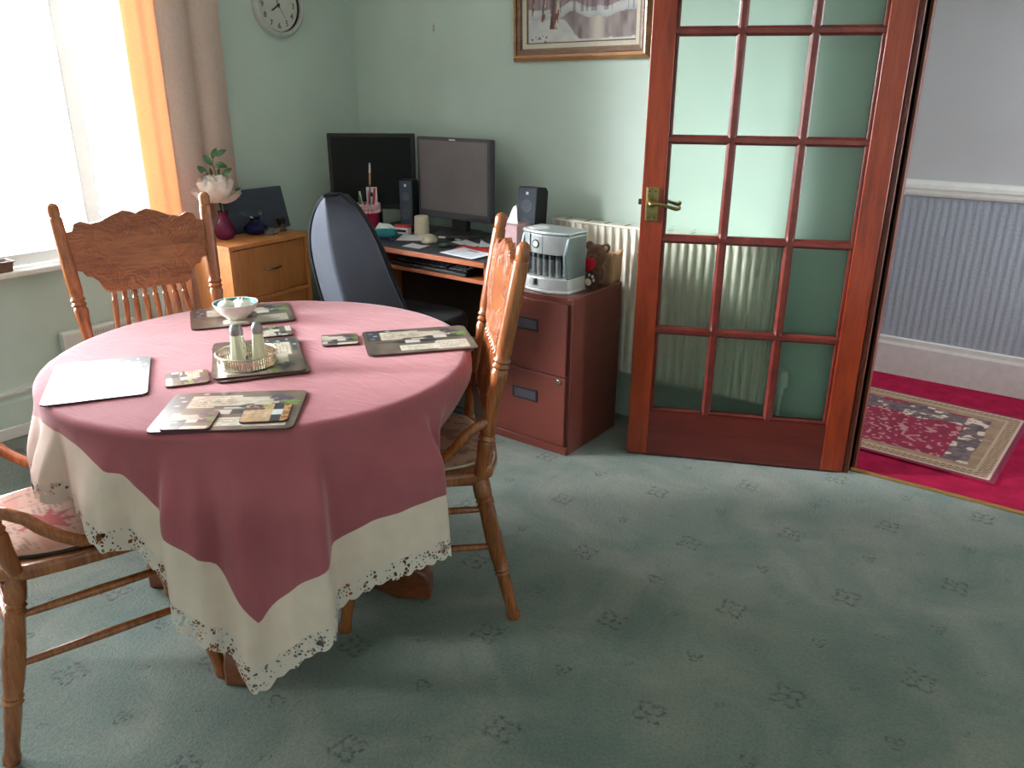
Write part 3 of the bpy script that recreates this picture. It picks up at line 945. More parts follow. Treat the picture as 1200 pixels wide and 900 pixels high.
def make_chair(label, loc, heading):
    ch = thing('dining_chair', label, 'chair', loc, R_(heading - 90), 'pressed back oak dining chairs')
    out = []
    for x, y in ((.0, .215), (.12, .21), (.19, .195), (.218, .15), (.219, .05), (.213, -.05), (.203, -.13), (.17, -.185), (.10, -.205), (.0, -.212)):
        out.append((x, y))
    poly = out + [(-x, y) for x, y in reversed(out[1:-1])]
    MB().prism(poly, 0.424, 0.458).build('seat', 'oak', ch, bevel=0.010, seg=3)
    for sd in (-1, 1):
        MB().turned((sd * POST_A[0], POST_A[1], 0.452), (sd * POST_B[0], POST_B[1], POST_B[2]), post_prof).build('back_post', 'oak', ch)
        MB().turned((sd * .165, -.145, .43), (sd * .2185, -.24, 0.0), leg_prof).build('leg', 'oak', ch)
        MB().turned((sd * .168, .16, .43), (sd * .22, .235, 0.0), leg_prof).build('leg', 'oak', ch)
        for zz in (.335, .225):
            u = 1 - zz / .43
            a = (sd * (.165 + .0535 * u), -.145 - .095 * u, zz)
            b = (sd * (.168 + .052 * u), .16 + .075 * u, zz)
            MB().turned(a, b, [(0, .007), (.1, .009), (.5, .011), (.9, .009), (1, .007)], 10).build('stretcher', 'oak', ch)
        pts = [post_at(.61, sd), (sd * .222, -.142, .602), (sd * .226, -.11, .58), (sd * .226, -.082, .545), (sd * .226, -.055, .52), (sd * .224, -.02, .494), (sd * .218, .03, .479), (sd * .208, .08, .472), (sd * .198, .115, .468)]
        MB().tube(pts, [.012, .013, .0135, .0135, .0135, .0135, .013, .012, .010], 10).build('hip_brace', 'oak', ch)
    for y0, zz in ((-1, .28), (1, .30)):
        u = 1 - zz / .43
        yy = (-.145 - .095 * u) if y0 < 0 else (.16 + .075 * u)
        xx = .165 + .0535 * u
        MB().turned((-xx, yy, zz), (xx, yy, zz), [(0, .007), (.1, .009), (.5, .012), (.9, .009), (1, .007)], 10).build('stretcher', 'oak', ch)
    # back pieces lie in the leaning plane of the posts
    lean = math.atan2(POST_A[1] - POST_B[1], POST_B[2] - POST_A[2])
    def P(x, zz, off=0.0):
        y = POST_A[1] + (POST_B[1] - POST_A[1]) * (zz - .45) / .625
        return (x, y + off, zz)
    full = crest_half + [(-x, zz) for x, zz in reversed(crest_half[1:-1])]
    m = MB()
    n = len(full)
    m.add([P(x, zz, -.011) for x, zz in full] + [P(x, zz, .011) for x, zz in full], [tuple(range(n - 1, -1, -1)), tuple(range(n, 2 * n))] + [(i, (i + 1) % n, n + (i + 1) % n, n + i) for i in range(n)])
    m.build('crest_rail', 'oak_carved', ch, bevel=0.003, angle=25)
    low = [(-.195, .60), (-.13, .606), (-.06, .598), (0, .606), (.06, .598), (.13, .606), (.195, .60), (.198, .555), (.15, .548), (.11, .555), (.06, .535), (0, .525), (-.06, .535), (-.11, .555), (-.15, .548), (-.198, .555)]
    m = MB()
    n = len(low)
    m.add([P(x, zz, -.009) for x, zz in low] + [P(x, zz, .009) for x, zz in low], [tuple(range(n - 1, -1, -1)), tuple(range(n, 2 * n))] + [(i, (i + 1) % n, n + (i + 1) % n, n + i) for i in range(n)])
    m.build('lower_rail', 'oak', ch, bevel=0.003)
    for k in range(8):
        u = (k - 3.5) / 3.5
        MB().turned(P(u * .125, .603), P(u * .108, .79), spin_prof, 10).build('spindle', 'oak', ch)
    return ch
make_chair('oak pressed back chair facing the camera beyond the table by the window', (1.261, -1.742, 0), -15.3)
make_chair('oak pressed back chair seen side-on between table and brown filing cabinet', (2.133, -1.537, 0), -136)
make_chair('oak chair cut off at the left edge with patterned seat cushion', (1.727, -2.33, 0), 74.5)

# printed seat pads
def make_pad(label, loc, heading, kind):
    m = MB()
    W2, D2 = .185, .18
    def prof(u, v):
        x, y = (u - .5) * 2, (v - .5) * 2
        # squircle mapping
        X = x * math.sqrt(max(0, 1 - y * y * .36)) * W2
        Y = y * math.sqrt(max(0, 1 - x * x * .36)) * D2
        e = max(abs(x), abs(y))
        return X, Y, e
    def top(u, v):
        X, Y, e = prof(u, v)
        return (X, Y, .004 + .028 * (max(0, 1 - e ** 6)) ** .6)
    def col(u, v):
        x, y = u, v
        base = lerp3(C(206, 166, 146), C(190, 142, 126), vnoise(x * 6, y * 6, 2))
        if kind == 1:
            # patchwork of faded print: rules, text-like dashes, motifs
            cx, cy = int(x * 5), int(y * 5)
            h = hash2(cx, cy, 11)
            if h > .6:
                base = lerp3(base, C(196, 120, 112), .5)
            fy = (y * 34) % 1
            if h < .75 and fy < .35 and hash2(int(x * 60), int(y * 34), 5) > .45 and (x * 5) % 1 > .15 and (x * 5) % 1 < .85:
                base = lerp3(base, C(120, 96, 104), .65)
            if abs((x * 5) % 1 - .05) < .05 and hash2(cx, int(y * 40), 4) > .4:
                base = lerp3(base, C(110, 90, 96), .5)
            r1 = math.hypot(x - .70, y - .30)
            a1 = math.atan2(y - .30, x - .70)
            if r1 < .17 * (.75 + .25 * math.cos(a1 * 9)):
                base = lerp3(C(196, 74, 70), C(168, 86, 84), abs(math.sin(r1 * 70)))
            r2 = math.hypot((x - .28) * .8, y - .62)
            if r2 < .06 * (.6 + .4 * math.cos(math.atan2(y - .62, x - .28) * 5)):
                base = C(86, 116, 128)
            r3 = math.hypot(x - .85, y - .75)
            if r3 < .10 and vnoise(x * 40, y * 40, 3) > .45:
                base = C(70, 62, 74)
        else:
            base = lerp3(C(176, 134, 112), C(156, 116, 98), vnoise(x * 8, y * 8, 6))
            if vnoise(x * 22, y * 14, 8) > .68:
                base = lerp3(base, C(110, 78, 70), .6)
        return base
    m.grid(top, 64, 64, col)
    def bot(u, v):
        X, Y, e = prof(u, v)
        return (X, Y, .0005)
    m.grid(lambda u, v: bot(1 - u, v), 64, 64, lambda u, v: C(160, 120, 105))
    o = m.build('seat_cushion', 'print_cushion', None, loc, (0, 0, R_(heading - 90)), recalc=False, angle=80)
    tag(o, label, 'cushion', 'thin printed seat cushions')
    # piped edge
    pts = []
    for k in range(49):
        q = k / 48 * 4
        i, fr_ = int(q) % 4, q - int(q)
        u, v = ((fr_, 0), (1, fr_), (1 - fr_, 1), (0, 1 - fr_))[i]
        X, Y, e = prof(u, v)
        pts.append((X, Y, .004))
    MB().tube(pts, .004, 6).build('piping', 'ink_black' if kind == 1 else 'bear_pad', o)
make_pad('pinkish print cushion with red flower on the chair at the left edge', (1.737, -2.325, .4585), 74.5, 1)
make_pad('plain faded brown cushion on the side-on chair', (2.133, -1.537, .4585), -136, 0)

# ================================================================== THINGS ON THE TABLE
CZ = TZ + 0.0052
def mat_print(u, v, sd):
    x, y = u * 10, v * 7.4
    g = vnoise(x * 1.4, y * .5, sd)
    base = lerp3(C(84, 72, 66), C(122, 104, 88), g)
    if (y % 1.2) < .06:
        base = lerp3(base, C(70, 60, 56), .6)
    def rect(a, b, c, d, col):
        nonlocal base
        if a < x < b and c < y < d:
            base = col
    pap = lerp3(C(222, 214, 198), C(170, 146, 118), vnoise(x * 2.2, y * 3, sd + 2) * .9)
    rect(1.6, 5.2, 4.2, 6.6, pap)
    rect(4.4, 8.2, 3.9, 6.2, lerp3(pap, C(150, 140, 130), .25))
    rect(3.0, 6.6, .7, 2.2, lerp3(pap, C(230, 224, 210), .5))
    rect(6.4, 9.4, .5, 3.0, lerp3(pap, C(214, 208, 196), .5))
    for (a, b, c, d) in ((1.8, 5.0, 4.4, 6.4), (3.2, 6.4, .9, 2.0), (6.6, 9.2, .7, 2.8)):
        if a < x < b and c < y < d and (y * 3.2) % 1 < .32 and hash2(int(x * 7), int(y * 3.2), sd) > .4:
            base = lerp3(base, C(70, 58, 54), .75)
    # dark slate corner with marks
    rect(.2, 1.5, 4.0, 7.2, C(58, 58, 66))
    rect(.2, 4.2, 6.8, 7.25, C(62, 60, 66))
    for (a, b) in ((.8, 4.7), (1.1, 5.6), (.7, 6.4), (2.4, 7.0)):
        if math.hypot(x - a, (y - b) * 1.6) < .22:
            base = C(196, 196, 196)
    # bottles lying across
    for (yc, x0, x1, w_) in ((3.35, .9, 6.6, .42), (4.35, 3.6, 9.4, .40)):
        t_ = (x - x0) / (x1 - x0)
        if 0 < t_ < 1:
            hw = w_ * (.35 if t_ < .3 else min(1, .35 + (t_ - .3) * 6))
            if abs(y - yc) < hw:
                base = C(46, 44, 52) if not (.5 < t_ < .72) else C(198, 196, 190)
    # grapes and leaf
    for k in range(16):
        gx_, gy_ = 8.3 + (hash2(k, 1, sd) - .5) * 1.6, 5.9 + (hash2(k, 2, sd) - .5) * 1.3
        if math.hypot(x - gx_, y - gy_) < .26:
            base = C(74, 60, 84)
    for k in range(7):
        gx_, gy_ = 9.1 + (hash2(k, 3, sd) - .5) * 1.0, 4.9 + (hash2(k, 4, sd) - .5) * .9
        if math.hypot((x - gx_) * .7, y - gy_) < .2:
            base = C(112, 146, 70)
    return base
def coaster_print(u, v, sd):
    x, y = u * 10, v * 10
    base = lerp3(C(196, 160, 120), C(170, 134, 98), vnoise(x * 1.2, y * .4, sd))
    if (y % 2.5) < .16:
        base = lerp3(base, C(120, 90, 66), .6)
    if vnoise(x * 1.0, y * 2.6, sd + 4) > .62 and 2 < y < 6:
        base = lerp3(base, C(206, 190, 164), .7)
    for k in range(20):
        gx_, gy_ = 2.2 + (hash2(k, 1, sd) - .5) * 4.0, 8.2 + (hash2(k, 2, sd) - .5) * 2.4
        if math.hypot(x - gx_, y - gy_) < .6:
            base = C(92, 62, 74)
    for k in range(9):
        gx_, gy_ = 5.4 + (hash2(k, 5, sd) - .5) * 3.0, 8.7 + (hash2(k, 6, sd) - .5) * 1.4
        if math.hypot(x - gx_, y - gy_) < .45:
            base = C(150, 160, 70)
    if 6.3 < x < 8.4:
        base = C(40, 42, 54)
        if 3.6 < y < 6.6:
            base = C(206, 208, 210)
    if x > 8.5:
        base = lerp3(C(190, 150, 84), C(140, 70, 40), 1 if vnoise(x, y, 7) > .5 else 0)
    return base
def printed_slab(wd, ht, th, fn, sd, nu, nv, rad):
    """a hardboard mat: printed top grid (rounded corners) over a solid edge"""
    m = MB()
    def pos(u, v):
        x, y = (u - .5) * wd, (v - .5) * ht
        # round the corners
        ax, ay = abs(x) - (wd / 2 - rad), abs(y) - (ht / 2 - rad)
        if ax > 0 and ay > 0:
            L = math.hypot(ax, ay)
            mx_ = max(ax, ay)
            k = mx_ / L
            x = math.copysign(wd / 2 - rad + ax * k, x)
            y = math.copysign(ht / 2 - rad + ay * k, y)
        return (x, y, th)
    m.grid(pos, nu, nv, lambda u, v: fn(u, v, sd))
    return m
MATW, MATH_, MTH = .298, .222, .004
mat_top = printed_slab(MATW - .002, MATH_ - .002, MTH + .0003, mat_print, 3, 104, 78, .016).mesh('print', 'print_mat')
mat_base = MB().prism(rrect(MATW, MATH_, .017), 0, MTH).mesh('board', 'mat_edge')
co_top = printed_slab(.098, .098, MTH + .0003, coaster_print, 5, 60, 60, .010).mesh('print', 'print_mat')
co_top2 = printed_slab(.098, .098, MTH + .0003, lambda u, v, sd: mat_print(.42 + u * .54, .30 + v * .68, sd), 3, 60, 60, .010).mesh('print', 'print_mat')
co_base = MB().prism(rrect(.1, .1, .011), 0, MTH).mesh('board', 'mat_edge')
def place_mat(label, x, y, ang, zz=CZ, coaster=False, tan=False):
    r = thing('coaster' if coaster else 'placemat', label, 'coaster' if coaster else 'placemat', (x, y, zz), R_(ang), 'glossy wine print coasters' if coaster else 'glossy wine print placemats')
    for nm, me in (('board', co_base if coaster else mat_base), ('printed_face', (co_top if tan else co_top2) if coaster else mat_top)):
        o = bpy.data.objects.new(nm, me)
        COL.objects.link(o)
        o.parent = r
    return r
def from_corners(pts):
    cx = sum(p[0] for p in pts) / 4
    cy = sum(p[1] for p in pts) / 4
    return cx, cy
place_mat('placemat at the window end of the table, glaring white', 1.703, -2.197, -32)
place_mat('placemat at the far edge under the small white bowl', 1.497, -1.643, 58)
place_mat('lower placemat of the pair beneath the cruet tray', 1.884, -1.871, -32)
place_mat('upper placemat of the pair beneath the cruet tray', 1.874, -1.868, -35, CZ + MTH + .0005)
place_mat('placemat at the table edge nearest the side-on chair', 2.098, -1.498, 51)
place_mat('placemat at the front edge carrying two coasters', 2.125, -2.125, 42)
place_mat('coaster lying alone left of the cruet tray', 1.865, -2.066, -31, CZ, True)
place_mat('coaster half hidden behind the cruet bottles', 1.712, -1.692, 147, CZ, True)
place_mat('coaster lying alone right of the cruet tray', 1.922, -1.629, 51, CZ, True)
place_mat('tan wood print coaster at the right end of front placemat', 2.207, -2.095, 44, CZ + MTH + .0005, True, True)
place_mat('glaring coaster at the left end of the front placemat', 2.114, -2.217, 41, CZ + MTH + .0005, True)

# cruet tray with three shakers
kx, ky = 1.905, -1.922
kz = CZ + 2 * MTH + .001
tr_ = thing('cruet_tray', 'round silver gallery tray holding salt and pepper', 'tray', (kx, ky, kz), 0)
tr_.scale = (.85, .85, .95)
MB().lathe([(.080, 0), (.085, .002), (.085, .004), (.0, .0045)], 40, cap=False).lathe([(.0, .0), (.080, 0)], 40, cap=False).build('base', 'silver_old', tr_)
MB().lathe([(.086, .030), (.0885, .031), (.0895, .033), (.0885, .035), (.086, .0355), (.0845, .033), (.086, .030)], 48, cap=False).build('rim', 'silver_old', tr_)
m = MB()
for k in range(72):
    a = 2 * PI * k / 72
    M = Matrix.Rotation(a, 4, 'Z')
    m.box(.0825, .0845, -.0022, .0022, .003, .031, M)
m.lathe([(.083, .012), (.085, .013), (.083, .014)], 48, cap=False)
m.build('gallery', 'silver_old', tr_)
def shaker(label, x, y, glass, fill, fillmat, hgt=.075):
    r = thing('shaker', label, 'shaker', (kx + x, ky + y, kz + .005), 0, 'glass shakers in the cruet tray')
    MB().lathe([(.019, 0), (.0195, .003), (.0125, hgt), (.011, hgt + .002)], 8).build('body', glass, r, angle=20)
    MB().lathe([(.0145, .004), (.0145 - .007 * fill, .004 + (hgt - .006) * fill)], 8).build('contents', fillmat, r, angle=20)
    MB().lathe([(.0125, hgt), (.0135, hgt + .003), (.0135, hgt + .012), (.012, hgt + .02), (.008, hgt + .027), (.002, hgt + .029)], 14).build('cap', 'cap_metal', r)
shaker('tall glass pepper shaker on the left of the silver tray', -.004, -.022, 'glass_greenish', .9, 'pepper_grain')
shaker('tall glass salt shaker on the right of the silver tray', .024, .022, 'glass_greenish', .45, 'salt_grain')
shaker('clear shaker behind the other two on the silver tray', -.045, .012, 'glass_plain', .25, 'salt_grain', .058)
# small bowl
bx_, by_ = 1.512, -1.672
r = thing('bowl', 'small white bowl with teal inside on the far placemat', 'bowl', (bx_, by_, CZ + MTH + .001), 0)
MB().lathe([(.0, 0), (.030, 0), (.032, .004), (.045, .014), (.058, .030), (.066, .047), (.0665, .049), (.064, .049), (.0625, .047)], 40, cap=False).build('shell', 'white_ceramic', r)
MB().lathe([(.0635, .048), (.056, .031), (.043, .017), (.03, .009), (.0, .007)], 40, cap=False).build('glaze', 'teal_glaze', r)['label'] = 'teal glazed inside'
for k, (x, y, rr) in enumerate(((-.018, -.020, .027), (.022, .012, .028), (-.018, .026, .023))):
    o = MB().ball((0, 0, 0), rr, 16, 10, (1, 1, .72)).lathe([(.006, rr * .55), (.004, rr * .85), (.002, rr * 1.0)], 8).build('garlic_bulb', 'garlic_white', None, (bx_ + x, by_ + y, CZ + MTH + .014 + rr * .72 + .004))
    tag(o, ('white bulb at the front of the small bowl', 'white bulb at the right of the small bowl', 'smallest white bulb at the back of the small bowl')[k], 'bulb', 'white bulbs in the bowl')

# ================================================================== FILING CABINET AND WHAT STANDS ON IT
FX0, FX1, FY0, FY1, FH = 1.612, 1.998, -0.548, -0.158, 0.654
fc = thing('filing_cabinet', 'brown steel two drawer filing cabinet beside the desk', 'cabinet', (0, 0, 0))
MB().box(FX0, FX1, FY0 + .012, FY1, .0, FH).build('body', 'steel_brown', fc, bevel=0.003)
MB().box(FX0 + .004, FX1 - .004, FY0, FY0 + .012, .0, .034).build('plinth', 'steel_brown', fc, bevel=0.002)
for z0, z1, lock in ((.037, .332, True), (.337, .632, False)):
    d_ = MB().box(FX0 + .008, FX1 - .018, FY0, FY0 + .018, z0, z1).build('drawer', 'steel_brown', fc, bevel=0.003)
    xc = (FX0 + FX1) / 2 - .02
    zc = z1 - .105
    h_ = MB()
    M = Matrix(((1, 0, 0, xc), (0, 0, -1, FY0), (0, 1, 0, zc), (0, 0, 0, 1)))
    h_.box(-.062, .062, .018, .026, 0, .004, M).box(-.062, .062, -.026, -.018, 0, .004, M).box(-.062, -.054, -.018, .018, 0, .004, M).box(.054, .062, -.018, .018, 0, .004, M)
    h_.build('handle_frame', 'handle_black', d_, bevel=0.001)
    MB().add([(-.054, .018, .0035), (.054, .018, .0035), (.054, -.018, .001), (-.054, -.018, .001), (-.054, .018, .0005), (.054, .018, .0005), (.054, -.018, .0005), (-.054, -.018, .0005)], [(0, 1, 2, 3), (4, 7, 6, 5), (0, 4, 5, 1), (1, 5, 6, 2), (2, 6, 7, 3), (3, 7, 4, 0)], M).build('handle_recess', 'handle_recess', d_, smooth=False)
    if lock:
        MB().lathe([(.0115, 0), (.0115, .004), (.009, .006)], 16, Matrix(((1, 0, 0, FX1 - .048), (0, 0, -1, FY0), (0, 1, 0, z1 - .02), (0, 0, 0, 1)))).box(-.0015, .0015, -.006, .006, .006, .0065, Matrix(((1, 0, 0, FX1 - .048), (0, 0, -1, FY0), (0, 1, 0, z1 - .02), (0, 0, 0, 1)))).build('lock', 'chrome', d_)
# coin sorter
cs = thing('coin_sorter', 'silver coin sorting machine with clear coin tubes on filing cabinet', 'machine', (1.834, -.425, FH + .0005), R_(-2))
def front_curve(wd, dp, n=14, bulge=.03):
    pts = []
    for k in range(n + 1):
        u = -1 + 2 * k / n
        pts.append((u * wd / 2, -dp / 2 + bulge * (u * u)))
    return pts
fp = front_curve(.228, .185) + [(.114, .062), (-.114, .062)]
fp2 = front_curve(.222, .175) + [(.111, .06), (-.111, .06)]
MB().prism(fp, 0, .012).prism(front_curve(.222, .178) + [(.111, .06), (-.111, .06)], .012, .058).build('base_tray', 'silver_light', cs, bevel=0.003)
for sd in (-1, 1):
    MB().prism([(-.062, .058), (-.086, .150), (-.06, .22), (.058, .22), (.058, .058)], -.006, .006, Matrix(((0, 0, 1, sd * .106), (1, 0, 0, 0), (0, 1, 0, 0), (0, 0, 0, 1)))).build('side_panel', 'silver_side', cs, bevel=0.003)
MB().box(-.10, .10, .0, .058, .058, .2).build('back_panel', 'black_plastic', cs)
MB().prism(fp2, .150, .225).build('hood', 'silver_plastic', cs, bevel=0.004)
MB().prism([(x * .99, y * .99) for x, y in fp], .225, .240).build('lid', 'silver_plastic', cs, bevel=0.006, seg=3)
M = Matrix.Translation((-.055, -.03, .239))
MB().lathe([(.046, .0), (.046, .003), (.042, .004), (.034, .0015), (.001, .0012)], 30, M @ Matrix.Scale(.7, 4, (0, 1, 0)), cap=False).build('hopper_dish', 'silver_light', cs)
M = Matrix(((1, 0, 0, -.028), (0, 0, -1, -.0855), (0, 1, 0, .188), (0, 0, 0, 1)))
MB().lathe([(.017, -.004), (.017, .003), (.013, .004)], 24, M).build('badge_ring', 'ink_black', cs)
MB().lathe([(.0115, 0), (.0115, .005)], 24, M).build('badge', 'white_plastic', cs)
MB().box(-.0605, -.0595, -.083, -.079, .153, .224).build('seam', 'handle_recess', cs, smooth=False)
MB().box(.0045, .0055, -.0885, -.084, .153, .224).build('seam', 'handle_recess', cs, smooth=False)
for k in range(7):
    x = -.086 + k * .0286
    y = -.058 + .03 * (x / .114) ** 2
    tb = MB().lathe([(.0105, 0), (.0115, .001), (.0115, .070), (.0105, .071)], 14, Matrix.Translation((x, y, .058))).build('coin_tube', 'tube_clear', cs)
    MB().lathe([(.0075, .001), (.0075, .012 + .008 * hash2(k, 3))], 12, Matrix.Translation((x, y, .058))).build('coins', 'silver_old', tb)
    MB().lathe([(.012, .071), (.012, .088), (.009, .0925)], 14, Matrix.Translation((x, y, .058))).build('tube_cap', 'black_plastic', tb)
MB().box(-.052, -.028, -.099, -.086, .028, .052).build('switch', 'silver_light', cs, bevel=0.002)
MB().box(-.026, -.018, -.093, -.086, .028, .052).build('switch_slot', 'dark_slot', cs)

# kraft bag with a brown bear
kb = thing('paper_bag', 'brown kraft paper bag behind the coin sorter', 'bag', (1.950, -.206, FH + .0005), R_(6))
m = MB()
bw, bd, bh = .042, .044, .125
for (a, b) in (((-bw, -bd), (bw, -bd)), ((bw, -bd), (bw, bd)), ((bw, bd), (-bw, bd)), ((-bw, bd), (-bw, -bd))):
    def wallfn(u, v, a=a, b=b):
        x = a[0] + (b[0] - a[0]) * u
        y = a[1] + (b[1] - a[1]) * u
        k = 1 + .12 * v + .02 * math.sin(u * 9 + v * 5)
        hh_ = bh * (1 + .06 * math.sin(u * 6.0 + a[0] * 40))
        return (x * k, y * k, v * hh_)
    m.grid(wallfn, 8, 6)
m.box(-bw, bw, -bd, bd, 0, .002)
o = m.build('bag_wall', 'kraft_paper', kb, recalc=False)
sm = o.modifiers.new('thickness', 'SOLIDIFY')
sm.thickness = .0015
br = thing('teddy_bear', 'brown plush bear with a red heart peeping from kraft bag', 'soft toy', (1.950, -.292, FH + .0005), R_(12))
br.scale = (1.08, .85, 1.08)
m = MB()
m.ball((0, 0, .115), .042, sc=(1, 1, 1.05)).ball((0, 0, .05), .040).ball((-.030, .004, .150), .017, 10, 8).ball((.034, .006, .146), .017, 10, 8).ball((-.004, -.034, .108), .020)
b_ = m.build('body', 'bear_brown', br)
rm = b_.modifiers.new('fuse', 'REMESH')
rm.mode = 'VOXEL'
rm.voxel_size = .004
rm.use_smooth_shade = True
MB().ball((-.004, -.053, .116), .006, 8, 6).build('nose', 'ink_black', br)
ht = MB()
for k in range(2):
    ht.ball((-.024 + .018 * k, -.064, .096), .021, 14, 10, (1, .5, 1))
ht.ball((-.015, -.064, .080), .022, 14, 10, (1, .45, 1))
hb = ht.build('heart', 'red_felt', br)
rm = hb.modifiers.new('fuse', 'REMESH')
rm.mode = 'VOXEL'
rm.voxel_size = .003
rm.use_smooth_shade = True
MB().ball((.034, -.008, .146), .009, 10, 6, (1, .8, 1)).build('inner_ear', 'bear_pad', br)
pw_ = MB().ball((0, 0, 0), .034, 16, 10, (1, .45, 1.05)).build('paw', 'bear_dark', br, (.004, -.078, .036), (R_(-6), 0, R_(-20)))
MB().ball((-.006, -.0135, -.008), .015, 12, 8, (1, .35, .9)).build('paw_pad', 'bear_pad', pw_)
for x, zz in ((-.004, .018), (.011, .014), (.018, .002)):
    MB().ball((x, -.0125, zz), .0055, 8, 6, (1, .5, 1.2)).build('toe_pad', 'bear_pad', pw_)

# ================================================================== RADIATOR
rad = thing('radiator', 'white panel radiator on the wall behind the open door', 'radiator', (0, 0, 0))
RX0, RX1, RZ0, RZ1 = 1.604, 2.62, .238, .862
m = MB()
def radfront(u, v):
    x = RX0 + (RX1 - RX0) * u
    ph = ((x - RX0) / .037) % 1
    d = .010 * (smoothstep(.12, .3, ph) - smoothstep(.7, .88, ph))
    e = smoothstep(0, .07, v) * (1 - smoothstep(.93, 1, v))
    return (x, -.098 + d * e, RZ0 + (RZ1 - RZ0) * v)
m.grid(radfront, 360, 14)
m.build('front_panel', 'radiator_white', rad, recalc=False, angle=60)
MB().box(RX0, RX1, -.045, -.038, RZ0, RZ1).build('rear_panel', 'radiator_white', rad, bevel=0.002)
MB().box(RX0 - .002, RX0 + .002, -.099, -.036, RZ0, RZ1).build('side_panel', 'radiator_white', rad)
MB().box(RX1 - .002, RX1 + .002, -.099, -.036, RZ0, RZ1).build('side_panel', 'radiator_white', rad)
MB().box(RX0 - .003, RX1 + .003, -.101, -.034, RZ1, RZ1 + .010).build('top_grille', 'radiator_white', rad, bevel=0.003)
k = 0
x = RX0 + .06
while x < RX1 - .03:
    MB().box(x, x + .007, -.092, -.044, RZ1 + .0098, RZ1 + .0108).build('grille_slot', 'dark_slot', rad, smooth=False)
    x += .098
for xx in (RX0 + .15, RX1 - .15):
    MB().box(xx - .015, xx + .015, -.038, -.0005, RZ0 + .1, RZ1 - .1).build('bracket', 'radiator_white', rad)
vv = MB().lathe([(.012, 0), (.012, .03), (.022, .032), (.024, .05), (.022, .09), (.016, .098)], 16, Matrix.Translation((RX1 + .055, -.07, .285))).build('valve', 'white_plastic', rad)
MB().tube([(RX1, -.07, .275), (RX1 + .03, -.07, .275), (RX1 + .055, -.07, .28), (RX1 + .055, -.07, .30)], .009, 8).tube([(RX1 + .055, -.07, .29), (RX1 + .055, -.07, .0)], .0075, 8).build('pipe', 'radiator_white', rad)

# ================================================================== WALL THINGS
pic = thing('framed_painting', 'gilt framed snowy woodland painting on the green wall', 'painting', (1.328, -.002, 1.512), 0)
pic.rotation_euler = (0, R_(-.8), 0)
PWD, PHT = .665, .515
def frame_ring(i0, i1, y0, y1, name, mat):
    m = MB()
    q = [(i0, i0), (PWD - i0, i0), (PWD - i0, PHT - i0), (i0, PHT - i0)]
    p = [(i1, i1), (PWD - i1, i1), (PWD - i1, PHT - i1), (i1, PHT - i1)]
    for k in range(4):
        a, b = q[k], q[(k + 1) % 4]
        c, d = p[(k + 1) % 4], p[k]
        vs_ = [(a[0], 0, a[1]), (b[0], 0, b[1]), (c[0], 0, c[1]), (d[0], 0, d[1]), (a[0], y0, a[1]), (b[0], y0, b[1]), (c[0], y1, c[1]), (d[0], y1, d[1])]
        m.add(vs_, [(0, 1, 2, 3), (4, 7, 6, 5), (0, 4, 5, 1), (3, 2, 6, 7), (0, 3, 7, 4), (1, 5, 6, 2)])
    return m.build(name, mat, pic, smooth=False)
frame_ring(.0, .014, -.018, -.036, 'outer_moulding', 'frame_gilt')
frame_ring(.014, .024, -.036, -.034, 'gilt_band', 'frame_gilt')
frame_ring(.024, .030, -.026, -.026, 'dark_groove', 'jamb_wood')
frame_ring(.030, .044, -.030, -.026, 'brown_moulding', 'frame_brown')
frame_ring(.044, .050, -.022, -.022, 'inner_groove', 'frame_brown')
frame_ring(.050, .068, -.020, -.016, 'liner', 'linen_liner')
frame_ring(.068, .073, -.014, -.010, 'slip', 'frame_brown')
def canvas_col(u, v):
    # snowy bank, birch trunks at the left, still brown water in the middle
    n = vnoise(u * 14, v * 16, 1)
    snow = lerp3(C(214, 210, 206), C(176, 182, 190), n * .8)
    wood_ = lerp3(C(122, 100, 108), C(170, 152, 158), vnoise(u * 44, v * 5, 4))
    sky = lerp3(C(196, 186, 184), C(168, 168, 178), v)
    water = lerp3(C(112, 96, 98), C(166, 152, 150), vnoise(u * 30, v * 9, 2))
    water = lerp3(water, C(218, 206, 196), math.exp(-((u - .66) / .06) ** 2) * .75)
    bankl = .235 + .07 * math.exp(-((u - .43) / .10) ** 2) + .06 * smoothstep(.72, .95, u) + .02 * vnoise(u * 12, 2, 5)
    shore = .03 + .21 * smoothstep(.52, .33, u) if u < .52 else .03 + .02 * vnoise(u * 9, 1, 6)
    c = snow
    if v > bankl + .10:
        c = lerp3(wood_, sky, smoothstep(.55, .95, v))
    elif v > bankl:
        c = lerp3(snow, C(160, 164, 176), smoothstep(.06, .0, v - bankl) * .5)
    elif v > shore and u > .30:
        c = water
    if v < .05 and u > .5 and v < shore:
        c = snow
    if v > .30 and vnoise(u * 50, 1, 9) > .70:
        c = lerp3(c, C(92, 76, 82), .55)
    for x0, wd_, base in ((.15, .016, .22), (.255, .040, .14), (.05, .010, .28)):
        lean = .06 * (v - base)
        if v > base and abs(u - x0 - lean) < wd_ * (1 - .3 * v):
            k_ = (u - x0 - lean) / wd_
            c = lerp3(C(108, 82, 78), C(222, 210, 200), smoothstep(-.3, .9, k_))
            if vnoise(u * 60, v * 34, 12) > .64:
                c = C(132, 74, 60)
    if v < .10 and vnoise(u * 60, v * 60, 13) > .74 and .02 < u < .2:
        c = C(96, 84, 80)
    return c
MB().grid(lambda u, v: (.068 + (PWD - .136) * u, -.008, .068 + (PHT - .136) * v), 150, 100, canvas_col).build('canvas', 'print_canvas', pic, recalc=False)
MB().box(.01, PWD - .01, -.006, -.0005, .01, PHT - .01).build('backing', 'jamb_wood', pic)

